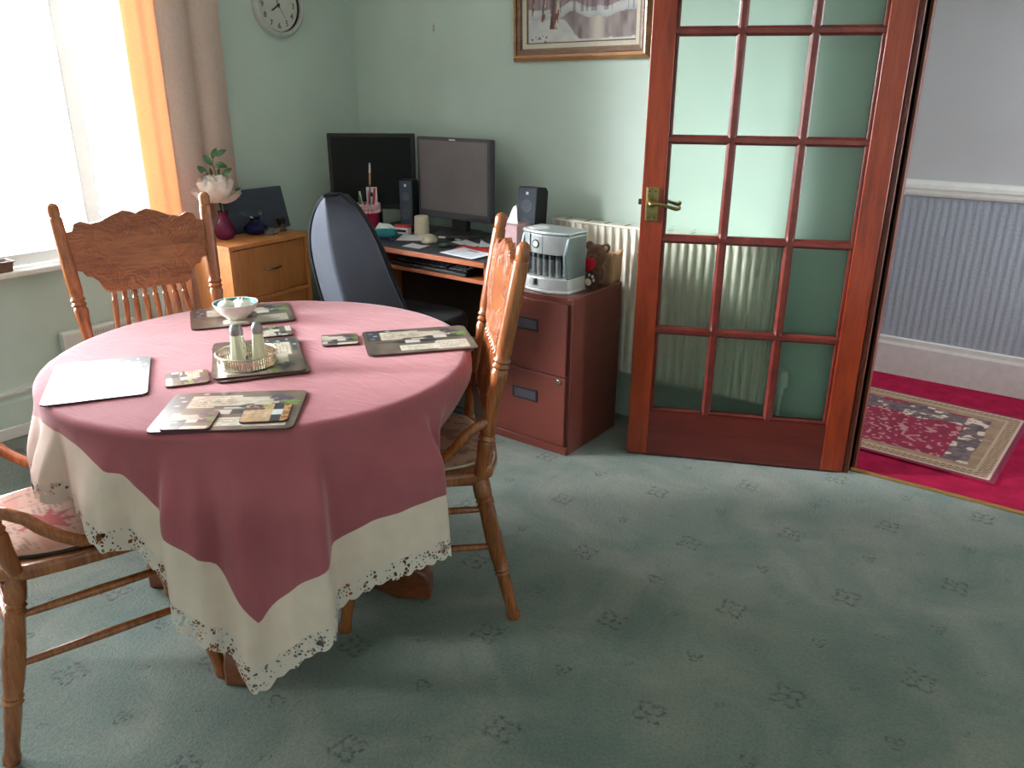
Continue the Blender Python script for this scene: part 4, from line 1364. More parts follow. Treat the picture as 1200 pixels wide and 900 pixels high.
# clock on the left wall
CL = Matrix(((0, 0, 1, 0), (-1, 0, 0, 0), (0, 1, 0, 0), (0, 0, 0, 1)))   # local xy -> wall, z -> +x ; local +x -> -y
CL = Matrix(((0, 0, 1, 0), (1, 0, 0, 0), (0, 1, 0, 0), (0, 0, 0, 1)))
ck = thing('wall_clock', 'round white wall clock with black numerals above the curtain side', 'clock', (XL, -.470, 1.752), 0)
MB().lathe([(.110, .0), (.134, .0), (.137, .012), (.136, .026), (.131, .036), (.123, .040), (.115, .036), (.112, .026), (.110, .012)], 56, CL, cap=False).build('rim', 'clock_rim', ck)
MB().lathe([(.112, .0), (.112, .013)], 48, CL).build('dial', 'clock_face', ck)
MB().lathe([(.1115, .013), (.112, .027), (.1105, .027), (.110, .013)], 48, CL, cap=False).build('inner_ring', 'handle_black', ck)
def text_mesh(txt, size, M, name, mat, parent, depth=.0006):
    cu = bpy.data.curves.new(name, 'FONT')
    cu.body = txt
    cu.size = size
    cu.align_x = 'CENTER'
    cu.align_y = 'CENTER'
    cu.extrude = depth
    tmp = bpy.data.objects.new(name, cu)
    COL.objects.link(tmp)
    dg = bpy.context.evaluated_depsgraph_get()
    me = bpy.data.meshes.new_from_object(tmp.evaluated_get(dg))
    bpy.data.objects.remove(tmp)
    me.transform(M)
    me.materials.clear()
    me.materials.append(MATS[mat])
    o = bpy.data.objects.new(name, me)
    COL.objects.link(o)
    o.parent = parent
    return o
for hnum in range(1, 13):
    a = R_(90 - 30 * hnum)
    M = CL @ Matrix.Translation((.086 * math.cos(a), .086 * math.sin(a), .0138))
    text_mesh(str(hnum), .034, M, 'numeral', 'ink_black', ck)
def hand(ang, L, wd, zz, nm):
    M = CL @ Matrix.Rotation(R_(90 - ang), 4, 'Z')
    MB().prism([(-.012, -wd / 2), (L * .8, -wd / 2), (L, 0), (L * .8, wd / 2), (-.012, wd / 2)], zz, zz + .0012, M).build(nm, 'ink_black', ck, smooth=False)
hand(237, .048, .006, .016, 'hour_hand')
hand(342, .082, .004, .018, 'minute_hand')
hand(150, .070, .0016, .020, 'second_hand')
MB().lathe([(.005, .013), (.005, .022)], 12, CL).build('hub', 'ink_black', ck)

o = MB().box(-.005, .005, -.005, 0, -.018, .018).tube([(0, -.004, .012), (0, -.014, .006), (0, -.018, .012)], .002, 6).build('wall_hook', 'white_plastic', None, (.847, -.0005, 1.668), bevel=0.002)
tag(o, 'tiny white picture hook on the bare green wall', 'hook')

# ================================================================== CURTAINS AND WINDOW THINGS
def sheet(p0, p1, z0, z1, waves, amp, nu=120, nv=24, taper=.12, sway=0.0):
    m = MB()
    d = Vector((p1[0] - p0[0], p1[1] - p0[1], 0))
    nrm = Vector((-d.y, d.x, 0)).normalized()
    def fn(u, v):
        b = Vector((p0[0], p0[1], 0)) + d * u
        k = amp * (1 - taper * v) * math.sin(u * waves * 2 * PI + .6 * math.sin(u * 11)) + .3 * amp * math.sin(u * waves * 5.1 + 1.3 + v)
        q = b + nrm * k
        return (q.x, q.y + sway * math.sin(v * PI) * u, z0 + (z1 - z0) * v)
    m.grid(fn, nu, nv)
    return m
cu = thing('curtain', 'long peach curtain gathered at the right of the bay window', 'curtain', (0, 0, 0))
o = sheet((.336, -1.095), (.334, -.770), .30, 2.28, 2.2, .012, 140, 30, sway=-.02).build('drop', 'curtain_peach', cu, recalc=False, angle=80)
o = sheet((.325, -1.225), (.336, -1.095), .31, 2.28, .8, .007, 30, 20).build('leading_edge', 'curtain_edge', cu, recalc=False, angle=80)
pole = thing('curtain_pole', 'white curtain pole across the bay, above the view', 'curtain pole', (0, 0, 0))
MB().tube([(.352, -3.9, 2.31), (.352, -.7, 2.31)], .014, 12).build('rod', 'curtain_pole_white', pole)
MB().ball((.352, -.68, 2.31), .025, 12, 8).build('finial', 'curtain_pole_white', pole)
MB().tube([(.3105, -.73, 2.31), (.352, -.73, 2.31)], .008, 8).build('bracket', 'curtain_pole_white', pole)
nt = thing('net_curtain', 'sheer white net drawn back at the right end of the window', 'net curtain', (0, 0, 0))
sheet((.075, -1.245), (.085, -1.135), WZ0 - .2, 2.2, 3, .006, 60, 10).build('drop', 'net_white', nt, recalc=False, angle=80)

tr2 = thing('seed_tray', 'small brown seed tray of soil on the white sill', 'tray', (.012, -1.742, WZ0 + .0005), 0)
m = MB()
m.add([(-.03, -.05, 0), (.03, -.05, 0), (.03, .05, 0), (-.03, .05, 0), (-.036, -.056, .04), (.036, -.056, .04), (.036, .056, .04), (-.036, .056, .04)], [(0, 3, 2, 1), (0, 1, 5, 4), (1, 2, 6, 5), (2, 3, 7, 6), (3, 0, 4, 7)])
m.build('pot', 'tray_brown', tr2, smooth=False)
MB().box(-.041, .041, -.061, -.054, .038, .043).box(-.041, .041, .054, .061, .038, .043).box(-.041, -.034, -.054, .054, .038, .043).box(.034, .041, -.054, .054, .038, .043).build('lip', 'tray_brown', tr2, bevel=0.001)
MB().grid(lambda u, v: ((u - .5) * .068, (v - .5) * .108, .036 + .008 * vnoise(u * 9, v * 14, 4)), 14, 20).build('soil', 'soil_brown', tr2, recalc=False)

ph = thing('panel_heater', 'low white panel heater below the window behind the far chair', 'heater', (0, 0, 0))
MB().box(.027, .075, -1.565, -1.235, .10, .408).build('casing', 'white_gloss', ph, bevel=0.006)
for k in range(14):
    y = -1.43 + k * .0125
    MB().box(.0735, .0752, y, y + .004, .380, .392).build('vent', 'silver_plastic', ph, smooth=False)
for y in (-1.52, -1.28):
    MB().box(.030, .072, y - .012, y + .012, 0, .10).build('foot', 'white_gloss', ph)

# ================================================================== PINE DRAWER UNIT AND WHAT STANDS ON IT
PNZ = .78
PNM = Matrix.Translation((.654, -1.095, 0)) @ Matrix.Rotation(R_(94.3), 4, 'Z')
pn = thing('drawer_unit', 'pine veneer drawer unit against the clock wall', 'drawer unit', (.654, -1.095, 0), R_(94.3))
PW, PD = .442, .235
MB().box(-.004, PW + .004, -.004, PD, PNZ - .018, PNZ).build('top', 'pine_veneer', pn, bevel=0.002)
MB().box(0, .018, 0, PD, 0, PNZ - .018).build('side_panel', 'pine_veneer', pn, bevel=0.001)
MB().box(PW - .018, PW, 0, PD, 0, PNZ - .018).build('side_panel', 'pine_veneer', pn, bevel=0.001)
MB().box(.018, PW - .018, PD - .008, PD, .02, PNZ - .018).build('back_panel', 'pine_veneer', pn)
MB().box(.018, PW - .018, .006, PD - .008, 0, .055).build('plinth', 'pine_veneer', pn)
for k in range(3):
    z1 = PNZ - .024 - k * .234
    z0 = z1 - .214
    d_ = MB().box(.022, PW - .022, .008, .024, z0, z1).build('drawer', 'pine_drawer', pn, bevel=0.002)
    xc, zc = PW / 2, (z0 + z1) / 2 + .01
    MB().tube([(xc - .045, .008, zc), (xc - .042, -.008, zc - .003), (xc, -.016, zc - .006), (xc + .042, -.008, zc - .003), (xc + .045, .008, zc)], .004, 8).build('handle', 'chrome', d_)
    MB().box(.018, PW - .018, .001, PD - .01, z0 - .018, z0 - .002).build('rail', 'pine_veneer', pn, bevel=0.001)

# laptop leaning on the wall
lp = thing('laptop', 'closed black laptop with ring logo propped upright on drawer unit', 'laptop', (.425, -.923, PNZ + .0006), R_(90))
lp.rotation_euler = (R_(15) * -1, 0, R_(90))
# local x along the wall (+y world), local z up the lid, local y towards the wall
LWD, LHT = .335, .192
MB().prism(rrect(LWD, LHT, .006), 0, .010, Matrix(((1, 0, 0, LWD / 2), (0, 0, 1, .002), (0, 1, 0, LHT / 2), (0, 0, 0, 1)))).build('lid', 'speaker_blue', lp, bevel=0.001)
MB().prism(rrect(LWD, LHT, .006), .0105, .022, Matrix(((1, 0, 0, LWD / 2), (0, 0, 1, .002), (0, 1, 0, LHT / 2), (0, 0, 0, 1)))).build('base', 'black_plastic', lp, bevel=0.001)
MB().lathe([(.0065, 0), (.0095, 0), (.0095, .0012), (.0065, .0012)], 24, Matrix(((1, 0, 0, LWD * .55), (0, 0, -1, .0022), (0, 1, 0, LHT * .43), (0, 0, 0, 1))), cap=False).build('ring_logo', 'chrome', lp)

VX, VY = .478, -.985
vs_o = thing('bud_vase', 'plum glass bud vase at the near end of the drawer unit', 'vase', (VX, VY, PNZ + .0006), 0)
MB().lathe([(.026, 0), (.034, .004), (.043, .022), (.044, .040), (.036, .060), (.024, .078), (.019, .095), (.020, .110), (.025, .120), (.023, .120), (.018, .110), (.016, .095)], 28, cap=False).build('shell', 'glass_plum', vs_o)
fl = thing('peony', 'pale pink peony bloom with leaves in the plum vase', 'flower', (VX, VY, PNZ + .02), 0)
MB().tube([(0, 0, .0), (.004, .002, .09), (0, 0, .17)], .004, 8).build('stem', 'leaf_green', fl)
def petal_mesh(nm, L, Wd, curl, cup, mat):
    m = MB()
    def fn(u, v):
        x = (u - .5) * 2
        wv_ = Wd * math.sin(PI * min(1, .12 + .80 * v)) ** .75 * (1 if v < .97 else .85)
        ang = curl * v
        ly = L * (math.sin(ang) / curl if curl else v)
        lz = L * ((1 - math.cos(ang)) / curl if curl else 0)
        fr_ = .06 * L * math.sin(x * 7 + v * 4) * v * v
        return (x * wv_, ly, lz + cup * x * x * wv_ + fr_)
    m.grid(fn, 8, 8)
    me = m.mesh(nm, mat, recalc=False, angle=80)
    return me
pm = [petal_mesh('petal', .085, .040, 1.5, .5, 'petal_pale'), petal_mesh('petal', .078, .036, 2.0, .8, 'petal_pale'), petal_mesh('petal', .058, .026, 2.3, 1.2, 'petal_pale'), petal_mesh('petal', .080, .040, 1.6, .6, 'petal_pink')]
FZ = .135
def petal(k, az, tilt, r0, zz, sc=1.0):
    o = bpy.data.objects.new('petal', pm[k])
    COL.objects.link(o)
    o.parent = fl
    o.location = (r0 * math.cos(az) - .012, r0 * math.sin(az) - .012, FZ + zz * 1.25)
    o.rotation_euler = (Matrix.Rotation(az - PI / 2, 4, 'Z') @ Matrix.Rotation(tilt, 4, 'X')).to_euler()
    o.scale = (sc * 1.18, sc * 1.18, sc * 1.3)
for k in range(6):
    petal(0, 2 * PI * k / 6 + .2 + .2 * hash2(k, 1), R_(-26 + 14 * hash2(k, 2)), .010, .004, 1.05)
for k in range(9):
    petal(1, 2 * PI * k / 9 + .2 * hash2(k, 3), R_(-4 + 10 * hash2(k, 4)), .012, .008, 1.1)
for k in range(10):
    petal(1, 2 * PI * k / 10 + .35, R_(14 + 10 * hash2(k, 5)), .010, .016, 1.0)
for k in range(11):
    petal(2, 2 * PI * k / 11 + .1, R_(20 + 16 * hash2(k, 6)), .024, .030, 1.05)
for k in range(11):
    petal(2, 2 * PI * k / 11 + .5, R_(38 + 18 * hash2(k, 7)), .016, .036, .95)
for k in range(4):
    petal(3, R_(115 + 24 * k), R_(30), .018, .030, 1.0)
lm = MB()
def leaf_fn(u, v):
    x = (u - .5) * 2
    wd_ = .014 * math.sin(PI * v) ** .8
    return (x * wd_, v * .062, .010 * math.sin(PI * v) + .25 * abs(x) * wd_)
lm.grid(leaf_fn, 4, 8)
leaf_me = lm.mesh('leaf', 'leaf_green', recalc=False, angle=80)
# twig of leaves rising behind the bloom (world points)
tw = [(VX, VY, .95), (VX - .02, VY + .0, 1.06), (VX - .024, VY - .005, 1.10), (VX - .026, VY + .004, 1.135)]
MB().tube([(a - VX, b - VY, c - PNZ - .02) for a, b, c in tw], .0022, 6).build('twig', 'stem_brown', fl)
rv = Vector((_R.x, _R.y, 0)).normalized()
for (dx, zz, ang, sc) in ((-.005, 1.118, 62, .85), (.012, 1.128, 28, .9), (-.008, 1.088, 128, .95), (.004, 1.098, -16, .9), (-.03, 1.045, 135, 1.0), (.03, 1.045, 38, .95), (-.055, .955, -112, .95), (.0, 1.085, 5, .9), (-.014, 1.05, 100, .5), (.014, 1.05, 80, .5), (.075, .985, 20, .5)):
    o = bpy.data.objects.new('leaf', leaf_me)
    COL.objects.link(o)
    o.parent = fl
    p = rv * dx
    o.location = (p.x - .022, p.y, zz - PNZ - .02)
    d = (rv * math.cos(R_(ang)) + Vector((0, 0, 1)) * math.sin(R_(ang))).normalized()
    nrm = Vector((_W.x, _W.y, 0)).normalized() * -1
    nrm = (nrm + Vector((0, 0, .5)) + rv * .3).normalized()
    xa = d.cross(nrm).normalized()
    na = xa.cross(d)
    o.rotation_euler = Matrix((xa, d, na)).transposed().to_euler()
    o.scale = (sc, sc, sc)
nv_ = thing('glass_jar', 'squat dark blue ribbed glass pot on the drawer unit', 'pot', (.480, -.826, PNZ + .0006), 0)
m = MB()
pr = [(.030, 0), (.046, .006), (.052, .020), (.048, .036), (.032, .050), (.022, .058), (.021, .068), (.032, .076)]
n = 36
for r_, zz in pr:
    for i in range(n):
        a = 2 * PI * i / n
        rr = r_ * (1 + .05 * math.cos(a * 9) * (1 if zz < .06 else .3))
        m.v.append((rr * math.cos(a), rr * math.sin(a), zz))
for j in range(len(pr) - 1):
    for i in range(n):
        m.f.append((j * n + i, j * n + (i + 1) % n, (j + 1) * n + (i + 1) % n, (j + 1) * n + i))
m.f.append(tuple(range(n - 1, -1, -1)))
m.build('body', 'glass_navy', nv_, recalc=False)
gd = thing('glass_dish', 'small clear square glass dish on the drawer unit', 'dish', (.540, -.788, PNZ + .0006), R_(20))
MB().prism(rrect(.046, .046, .008), 0, .006).build('base', 'glass_plain', gd)
m = MB()
for a in range(4):
    M = Matrix.Rotation(PI / 2 * a, 4, 'Z')
    m.add([(-.022, -.019, .006), (.022, -.019, .006), (.028, -.024, .024), (-.028, -.024, .024), (-.023, -.023, .006), (.023, -.023, .006), (.030, -.030, .024), (-.030, -.030, .024)], [(0, 1, 2, 3), (5, 4, 7, 6), (3, 2, 6, 7), (0, 4, 5, 1)], M)
m.build('wall', 'glass_plain', gd, smooth=False)
pc = thing('goblet', 'tiny dark pewter goblet at the far end of drawer unit', 'goblet', (.500, -.702, PNZ + .0006), 0)
MB().lathe([(.024, 0), (.025, .004), (.018, .010), (.014, .018), (.016, .026), (.020, .034)], 20).build('foot', 'pewter', pc)
MB().lathe([(.014, .034), (.020, .040), (.021, .050), (.024, .055), (.022, .055), (.018, .042)], 20, cap=False).build('cup', 'pewter', pc)

# ================================================================== DESK
DZ = .75
dk = thing('computer_desk', 'cherry wood computer desk with dark grey top and keyboard shelf', 'desk', (0, 0, 0))
DKX0, DKX1, DKY = .60, 1.600, -.575
MB().box(DKX0, DKX1, DKY + .004, -.012, DZ - .018, DZ).build('top', 'desk_top_grey', dk, bevel=0.001)
MB().box(DKX0, DKX1, DKY - .004, DKY + .004, DZ - .022, DZ - .0005).build('edge_band', 'desk_cherry', dk, bevel=0.002)
MB().box(DKX0, DKX0 + .018, DKY + .03, -.014, 0, DZ - .018).build('side_panel', 'desk_cherry', dk, bevel=0.001)
MB().box(DKX1 - .018, DKX1, DKY + .015, -.014, 0, DZ - .018).build('side_panel', 'desk_cherry', dk, bevel=0.001)
MB().box(DKX0 + .018, DKX1 - .018, -.05, -.035, .22, DZ - .02).build('back_panel', 'desk_shade_dark', dk)  # panel colour darkened to stand in for the shade under the desk
MB().box(.70, DKX1 - .05, DKY + .06, -.2, .640, .658).build('keyboard_shelf', 'desk_cherry', dk, bevel=0.002)
for x in (.69, DKX1 - .05):
    MB().box(x, x + .012, DKY + .09, -.2, .658, DZ - .018).build('runner', 'black_plastic', dk)
kbz = .6585
kb_ = thing('keyboard', 'black computer keyboard on the pull-out desk shelf', 'keyboard', (1.225, -.430, kbz), R_(-2))
MB().add([(-.225, -.075, 0), (.225, -.075, 0), (.225, .075, 0), (-.225, .075, 0), (-.225, -.075, .014), (.225, -.075, .014), (.225, .075, .028), (-.225, .075, .028)], [(0, 3, 2, 1), (4, 5, 6, 7), (0, 1, 5, 4), (1, 2, 6, 5), (2, 3, 7, 6), (3, 0, 4, 7)]).build('case', 'black_plastic', kb_, bevel=0.003)
m = MB()
for r_ in range(6):
    yy = -.052 + r_ * .0205
    zz = .0155 + (yy + .075) / .15 * .014
    for c in range(21):
        if c in (15, 19) and r_ in (2,):
            continue
        x0 = -.212 + c * .0202
        if c in (15,):
            continue
        if r_ == 0 and 4 <= c <= 8:
            continue
        m.box(x0, x0 + .0165, yy, yy + .0165, zz, zz + .006)
m.box(-.131, -.034, -.052, -.0355, .0158, .0225)
o = m.build('keys', 'key_grey', kb_, smooth=False)
o['kind'] = 'stuff'

def on_desk(name, label, cat, x, y, rz=0, group=None, dz=.0006):
    return thing(name, label, cat, (x, y, DZ + dz), R_(rz), group)
# big dark monitor in the corner
m1_ = on_desk('monitor', 'large black monitor facing the room from the desk corner', 'monitor', .652, -.250, 36.55)
MB().box(-.2075, .2075, -.022, .018, .092, .448).build('casing', 'black_plastic', m1_, bevel=0.004)
MB().box(-.190, .190, -.0232, -.0215, .116, .432).build('screen', 'screen_off', m1_, smooth=False)
MB().box(-.10, .165, -.0235, -.021, .092, .096).build('bezel_strip', 'chrome', m1_)
MB().box(-.03, .03, .018, .05, .010, .16).build('neck', 'black_plastic', m1_, bevel=0.004)
MB().lathe([(.092, 0), (.095, .004), (.08, .010), (.03, .014)], 32, Matrix.Translation((0, .045, 0)) @ Matrix.Scale(.62, 4, (0, 1, 0))).build('base', 'black_plastic', m1_)
# smaller grey monitor
m2_ = on_desk('monitor', 'grey square monitor with glare standing right of the big black one', 'monitor', 1.118, -.150, 0)
MB().box(-.218, .218, -.05, -.012, .078, .442).build('casing', 'bezel_grey', m2_, bevel=0.006)
MB().box(-.16, .16, -.012, .02, .13, .38).build('rear_housing', 'black_plastic', m2_, bevel=0.01)
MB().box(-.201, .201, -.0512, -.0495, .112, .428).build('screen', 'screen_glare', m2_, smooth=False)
MB().box(-.018, .018, -.0514, -.049, .431, .437).build('brand_tag', 'white_paper', m2_, smooth=False)
for k in range(6):
    MB().box(.08 + k * .02, .093 + k * .02, -.0514, -.049, .088, .092).build('button', 'black_plastic', m2_, smooth=False)
MB().box(-.045, .045, -.012, .022, .012, .15).build('neck', 'black_plastic', m2_, bevel=0.006)
MB().lathe([(.125, 0), (.13, .005), (.12, .014), (.05, .020)], 36, Matrix.Scale(.85, 4, (0, 1, 0)), ).build('base', 'bezel_grey', m2_)
def pc_speaker(label, x, y, rz, hgt, wd, dp, tilt=0.0):
    s_ = on_desk('loudspeaker', label, 'loudspeaker', x, y, rz, 'desktop loudspeakers')
    s_.rotation_euler = (R_(tilt), 0, R_(rz))
    MB().prism([(-dp / 2, 0), (dp / 2, 0), (dp / 2, hgt * .93), (dp * .3, hgt), (-dp / 2, hgt)], -wd / 2, wd / 2, Matrix(((0, 0, 1, 0), (1, 0, 0, 0), (0, 1, 0, 0), (0, 0, 0, 1)))).build('cabinet', 'black_plastic', s_, bevel=0.004)
    MB().box(-wd / 2 + .003, wd / 2 - .003, -dp / 2 - .003, -dp / 2, .006, hgt - .006).build('front_grille', 'speaker_blue', s_, bevel=0.001)
    for zz, rr in ((hgt * .68, wd * .30), (hgt * .34, wd * .36)):
        MB().lathe([(rr, 0), (rr, .0015), (rr * .8, .0005), (rr * .3, .0018)], 20, Matrix(((1, 0, 0, 0), (0, 0, -1, -dp / 2 - .003), (0, 1, 0, zz), (0, 0, 0, 1)))).build('cone', 'speaker_cone', s_)
    MB().box(-.006, .006, -dp / 2 - .0045, -dp / 2 - .003, hgt * .87, hgt * .87 + .012).build('badge', 'white_paper', s_)
pc_speaker('black desktop loudspeaker leaning between the two monitors', .846, -.206, 16, .245, .070, .07)
pc_speaker('slate blue loudspeaker standing behind the tissue box', 1.532, -.165, 2, .255, .098, .09, -5)

# tissue box
tb_ = on_desk('tissue_box', 'pink cube tissue box with a white tissue sticking out', 'tissue box', 1.540, -.305, 4)
MB().box(-.055, .055, -.055, .055, 0, .118).build('carton', 'pink_box', tb_, bevel=0.002)
m = MB()
m.add([(-.03, -.004, .1185), (.028, -.008, .1185), (.018, .010, .1185), (-.02, .012, .1185), (.016, .0, .195), (-.002, .004, .186)], [(0, 1, 4, 5), (1, 2, 4), (2, 3, 5, 4), (3, 0, 5), (0, 3, 2, 1)])
m.build('tissue', 'tissue_white', tb_, smooth=False)
# pen pot and pens
PX, PY = .690, -.330
pp = on_desk('pen_pot', 'magenta felt pen pot with a pink knitted rim', 'pot', PX, PY, 0)
MB().lathe([(.0, 0), (.046, 0), (.048, .004), (.050, .112), (.047, .112), (.045, .006), (.0, .006)], 28, cap=False).build('cup', 'magenta_felt', pp)
m = MB()
for k in range(22):
    a = 2 * PI * k / 22
    for zz in (.095, .111, .125):
        m.ball((.052 * math.cos(a + zz * 20), .052 * math.sin(a + zz * 20), zz), .0085, 7, 5)
o = m.build('knitted_rim', 'pink_knit', pp)
o['kind'] = 'stuff'
def pen(label, name, cat, dx, dy, top, lean, parts):
    a = Vector((PX + dx * .5, PY + dy * .5, DZ + .009))
    b = Vector((PX + dx + lean[0], PY + dy + lean[1], top))
    r = thing(name, label, cat, a, 0, 'pens standing in the magenta pot')
    L = (b - a).length
    r.rotation_euler = (b - a).to_track_quat('Z', 'Y').to_euler()
    for nm, u0, u1, r0, r1, mat in parts:
        MB().lathe([(r0, L * u0), (r1, L * u1)], 10).build(nm, mat, r)
pen('tall paintbrush with teal handle standing in the pen pot', 'paintbrush', 'brush', .010, .004, 1.07, (.012, .0), (('handle', 0, .68, .004, .0035, 'teal_pencil'), ('ferrule', .68, .86, .0042, .005, 'tan_wood'), ('bristles', .86, 1, .005, .004, 'white_paper')))
pen('fat red marker standing at the right of the pen pot', 'marker_pen', 'pen', .03, .004, .955, (.012, .004), (('barrel', 0, .72, .006, .006, 'red_plastic'), ('cap', .72, 1, .0068, .0055, 'red_plastic')))
pen('thin red pencil in the middle of the pen pot', 'pencil', 'pencil', -.004, .014, .945, (.0, .0), (('barrel', 0, .9, .004, .004, 'red_card'), ('tip', .9, 1, .004, .001, 'tan_wood')))
pen('black brush with round head in the pen pot', 'makeup_brush', 'brush', -.016, -.006, .950, (-.006, 0), (('handle', 0, .75, .003, .0035, 'ink_black'), ('head', .75, 1, .009, .007, 'ink_black')))
pen('white pen leaning left in the pen pot', 'pen', 'pen', -.028, .0, .935, (-.022, -.004), (('barrel', 0, .8, .004, .0045, 'white_plastic'), ('cap', .8, 1, .0052, .005, 'white_paper')))
pen('green pen leaning left in the pen pot', 'pen', 'pen', -.018, -.02, .920, (-.006, -.012), (('barrel', 0, .8, .004, .004, 'green_plastic'), ('cap', .8, 1, .005, .0045, 'green_plastic')))
pen('short purple pen hanging over the pen pot rim', 'pen', 'pen', -.030, -.018, .905, (-.004, -.006), (('barrel', 0, .8, .0042, .0042, 'purple_plastic'), ('cap', .8, 1, .005, .0045, 'purple_plastic')))
tg = thing('card_tag', 'white hang-card with black cutout behind the pens', 'card', (PX - .002, PY + .030, DZ + .075), R_(36))
MB().box(-.026, .026, -.0008, .0008, 0, .130).build('card', 'white_paper', tg)
MB().box(-.014, .014, -.0014, -.0008, .085, .097).box(-.005, .005, -.0014, -.0008, .094, .105).build('cutout', 'ink_black', tg)
# loose things on the desk
o = MB().tube([(-.055, 0, .022), (-.048, 0, .022), (-.03, 0, .022), (.03, .004, .022), (.048, .004, .022), (.055, .004, .022)], [.008, .019, .022, .022, .019, .008], 14).build('pouch', 'teal_fabric', None, (.895, -.425, DZ + .0006), (0, 0, R_(38)))
tag(o, 'teal glasses pouch lying on the desk near office chair', 'pouch')
m = MB()
def crump(u, v):
    x, y = (u - .5) * .13, (v - .5) * .10
    k = (1 - (2 * u - 1) ** 2) * (1 - (2 * v - 1) ** 2)
    return (x + .02 * (vnoise(u * 5, v * 5, 1) - .5), y + .02 * (vnoise(u * 5, v * 5, 2) - .5), .001 + k * (.018 + .075 * vnoise(u * 4, v * 4, 3)))
m.grid(crump, 16, 16)
o = m.build('crumpled_tissue', 'tissue_white', None, (.815, -.352, DZ + .0006), (0, 0, R_(20)), recalc=False, angle=25)
tag(o, 'crumpled white tissue beside the teal pouch', 'tissue')
sb = on_desk('small_box', 'small white carton with red lid between the monitors', 'box', .872, -.285, 12)
MB().box(-.036, .036, -.018, .018, 0, .030).build('carton', 'white_paper', sb, bevel=0.001)
MB().box(-.037, .037, -.019, .019, .030, .040).build('lid', 'red_card', sb, bevel=0.001)
MB().box(-.024, .028, -.0188, -.018, .009, .020).build('lettering', 'ink_black', sb, smooth=False)
o = MB().lathe([(.034, 0), (.036, .003), (.035, .045), (.033, .085), (.030, .09)], 24).build('plastic_pot', 'cream_plastic', None, (.972, -.262, DZ + .0006))
tag(o, 'cream cylindrical pot below the left edge of grey monitor', 'pot')
ms = on_desk('computer_mouse', 'cream computer mouse on the desk front', 'mouse', 1.118, -.372, 20)
MB().ball((0, 0, .004), .042, 20, 12, (.78, 1.25, .75)).build('shell', 'cream_plastic', ms)
for v in list(ms.children[0].data.vertices):
    if v.co.z < 0:
        v.co.z = 0.0
MB().box(-.0295, .0295, -.046, .046, 0, .003).build('skirt', 'handle_recess', ms, bevel=0.012)
MB().lathe([(.006, -.003), (.006, .003)], 10, Matrix(((0, 0, 1, 0), (1, 0, 0, .030), (0, 1, 0, .030), (0, 0, 0, 1)))).build('wheel', 'handle_recess', ms)
def sheet_of_paper(label, x, y, rz, wd, ht, mat, zz=.0006, name='paper_sheet', cat='paper', curl=.004, col=None):
    m = MB()
    m.grid(lambda u, v: ((u - .5) * wd, (v - .5) * ht, .0004 + curl * (2 * u - 1) ** 2 * v), 40 if col else 8, 30 if col else 8, col)
    o = m.build(name, mat, None, (x, y, DZ + zz), (0, 0, R_(rz)), recalc=False)
    sm_ = o.modifiers.new('thickness', 'SOLIDIFY')
    sm_.thickness = .0003
    tag(o, label, cat, 'loose papers on the desk')
    return o
def letter_col(u, v):
    c = C(226, 228, 238)
    if .15 < u < .85 and .1 < v < .7 and (v * 12) % 1 < .35 and hash2(int(u * 30), int(v * 12), 2) > .35:
        c = C(176, 178, 190)
    if .25 < u < .6 and .75 < v < .9:
        c = C(150, 150, 160)
    return c
sheet_of_paper('plain white note card in front of the mouse', 1.142, -.485, 0, .105, .072, 'white_paper', .0008)
sheet_of_paper('white printed letter on the front right of the desk', 1.432, -.478, -8, .20, .14, 'print_paper', .0030, col=letter_col)
sheet_of_paper('red leaflet lying behind the white letter', 1.395, -.385, 12, .17, .11, 'red_card', .0012)
sheet_of_paper('white sheet lying under the purple pen', .985, -.34, 30, .12, .15, 'white_paper', .0008)
sheet_of_paper('scattered white receipt below the grey monitor', 1.285, -.30, -20, .16, .08, 'white_paper', .0007)
sheet_of_paper('crumpled white wrapper at the right rear of the desk', 1.400, -.285, 30, .09, .07, 'white_paper', .0040, curl=.02)
pn2 = thing('pen', 'purple ballpoint pen lying at the desk front edge', 'pen', (.945, -.440, DZ + .0052), 0)
pn2.rotation_euler = (R_(90), 0, R_(-38 + 90))
MB().lathe([(.001, -.068), (.004, -.055), (.0052, -.02), (.0052, .06), (.003, .066)], 10).build('barrel', 'purple_plastic', pn2)
MB().lathe([(.001, -.0685), (.0042, -.0545)], 10).build('tip', 'white_plastic', pn2)
sc_ = thing('scissors', 'green handled scissors lying beside the red leaflet', 'scissors', (1.262, -.400, DZ + .005), R_(40))
for sd in (-1, 1):
    MB().tube([(.017 * math.cos(a) - .03, sd * .016 + .011 * math.sin(a), 0) for a in [2 * PI * k / 14 for k in range(15)]], .0045, 8).build('handle_loop', 'green_plastic' if sd > 0 else 'handle_black', sc_)
    MB().prism([(-.014, sd * .010), (.075, -sd * .003), (.07, sd * .004), (-.012, sd * .016)], -.001 + .0012 * sd, .0005 + .0012 * sd).build('blade', 'handle_black', sc_)
for i, (x, y, a) in enumerate(((1.105, -.262, 20), (1.205, -.268, -10))):
    u_ = on_desk('memory_stick', ('white memory stick lying on the left of monitor base', 'grey memory stick lying on the right of monitor base')[i], 'memory stick', x, y, a, 'memory sticks')
    u_.location.z = DZ + .0006
    MB().box(-.022, .014, -.008, .008, 0, .008).build('body', ('white_plastic', 'silver_light')[i], u_, bevel=0.002)
    MB().box(.014, .026, -.006, .006, .002, .0065).build('plug', 'chrome', u_)
o = MB().tube([(.905, -.20, DZ + .004), (.93, -.235, DZ + .012), (.965, -.262, DZ + .005), (1.02, -.29, DZ + .004), (1.06, -.30, DZ + .004), (1.10, -.315, DZ + .004)], .0028, 7).build('mouse_cable', 'cream_plastic')
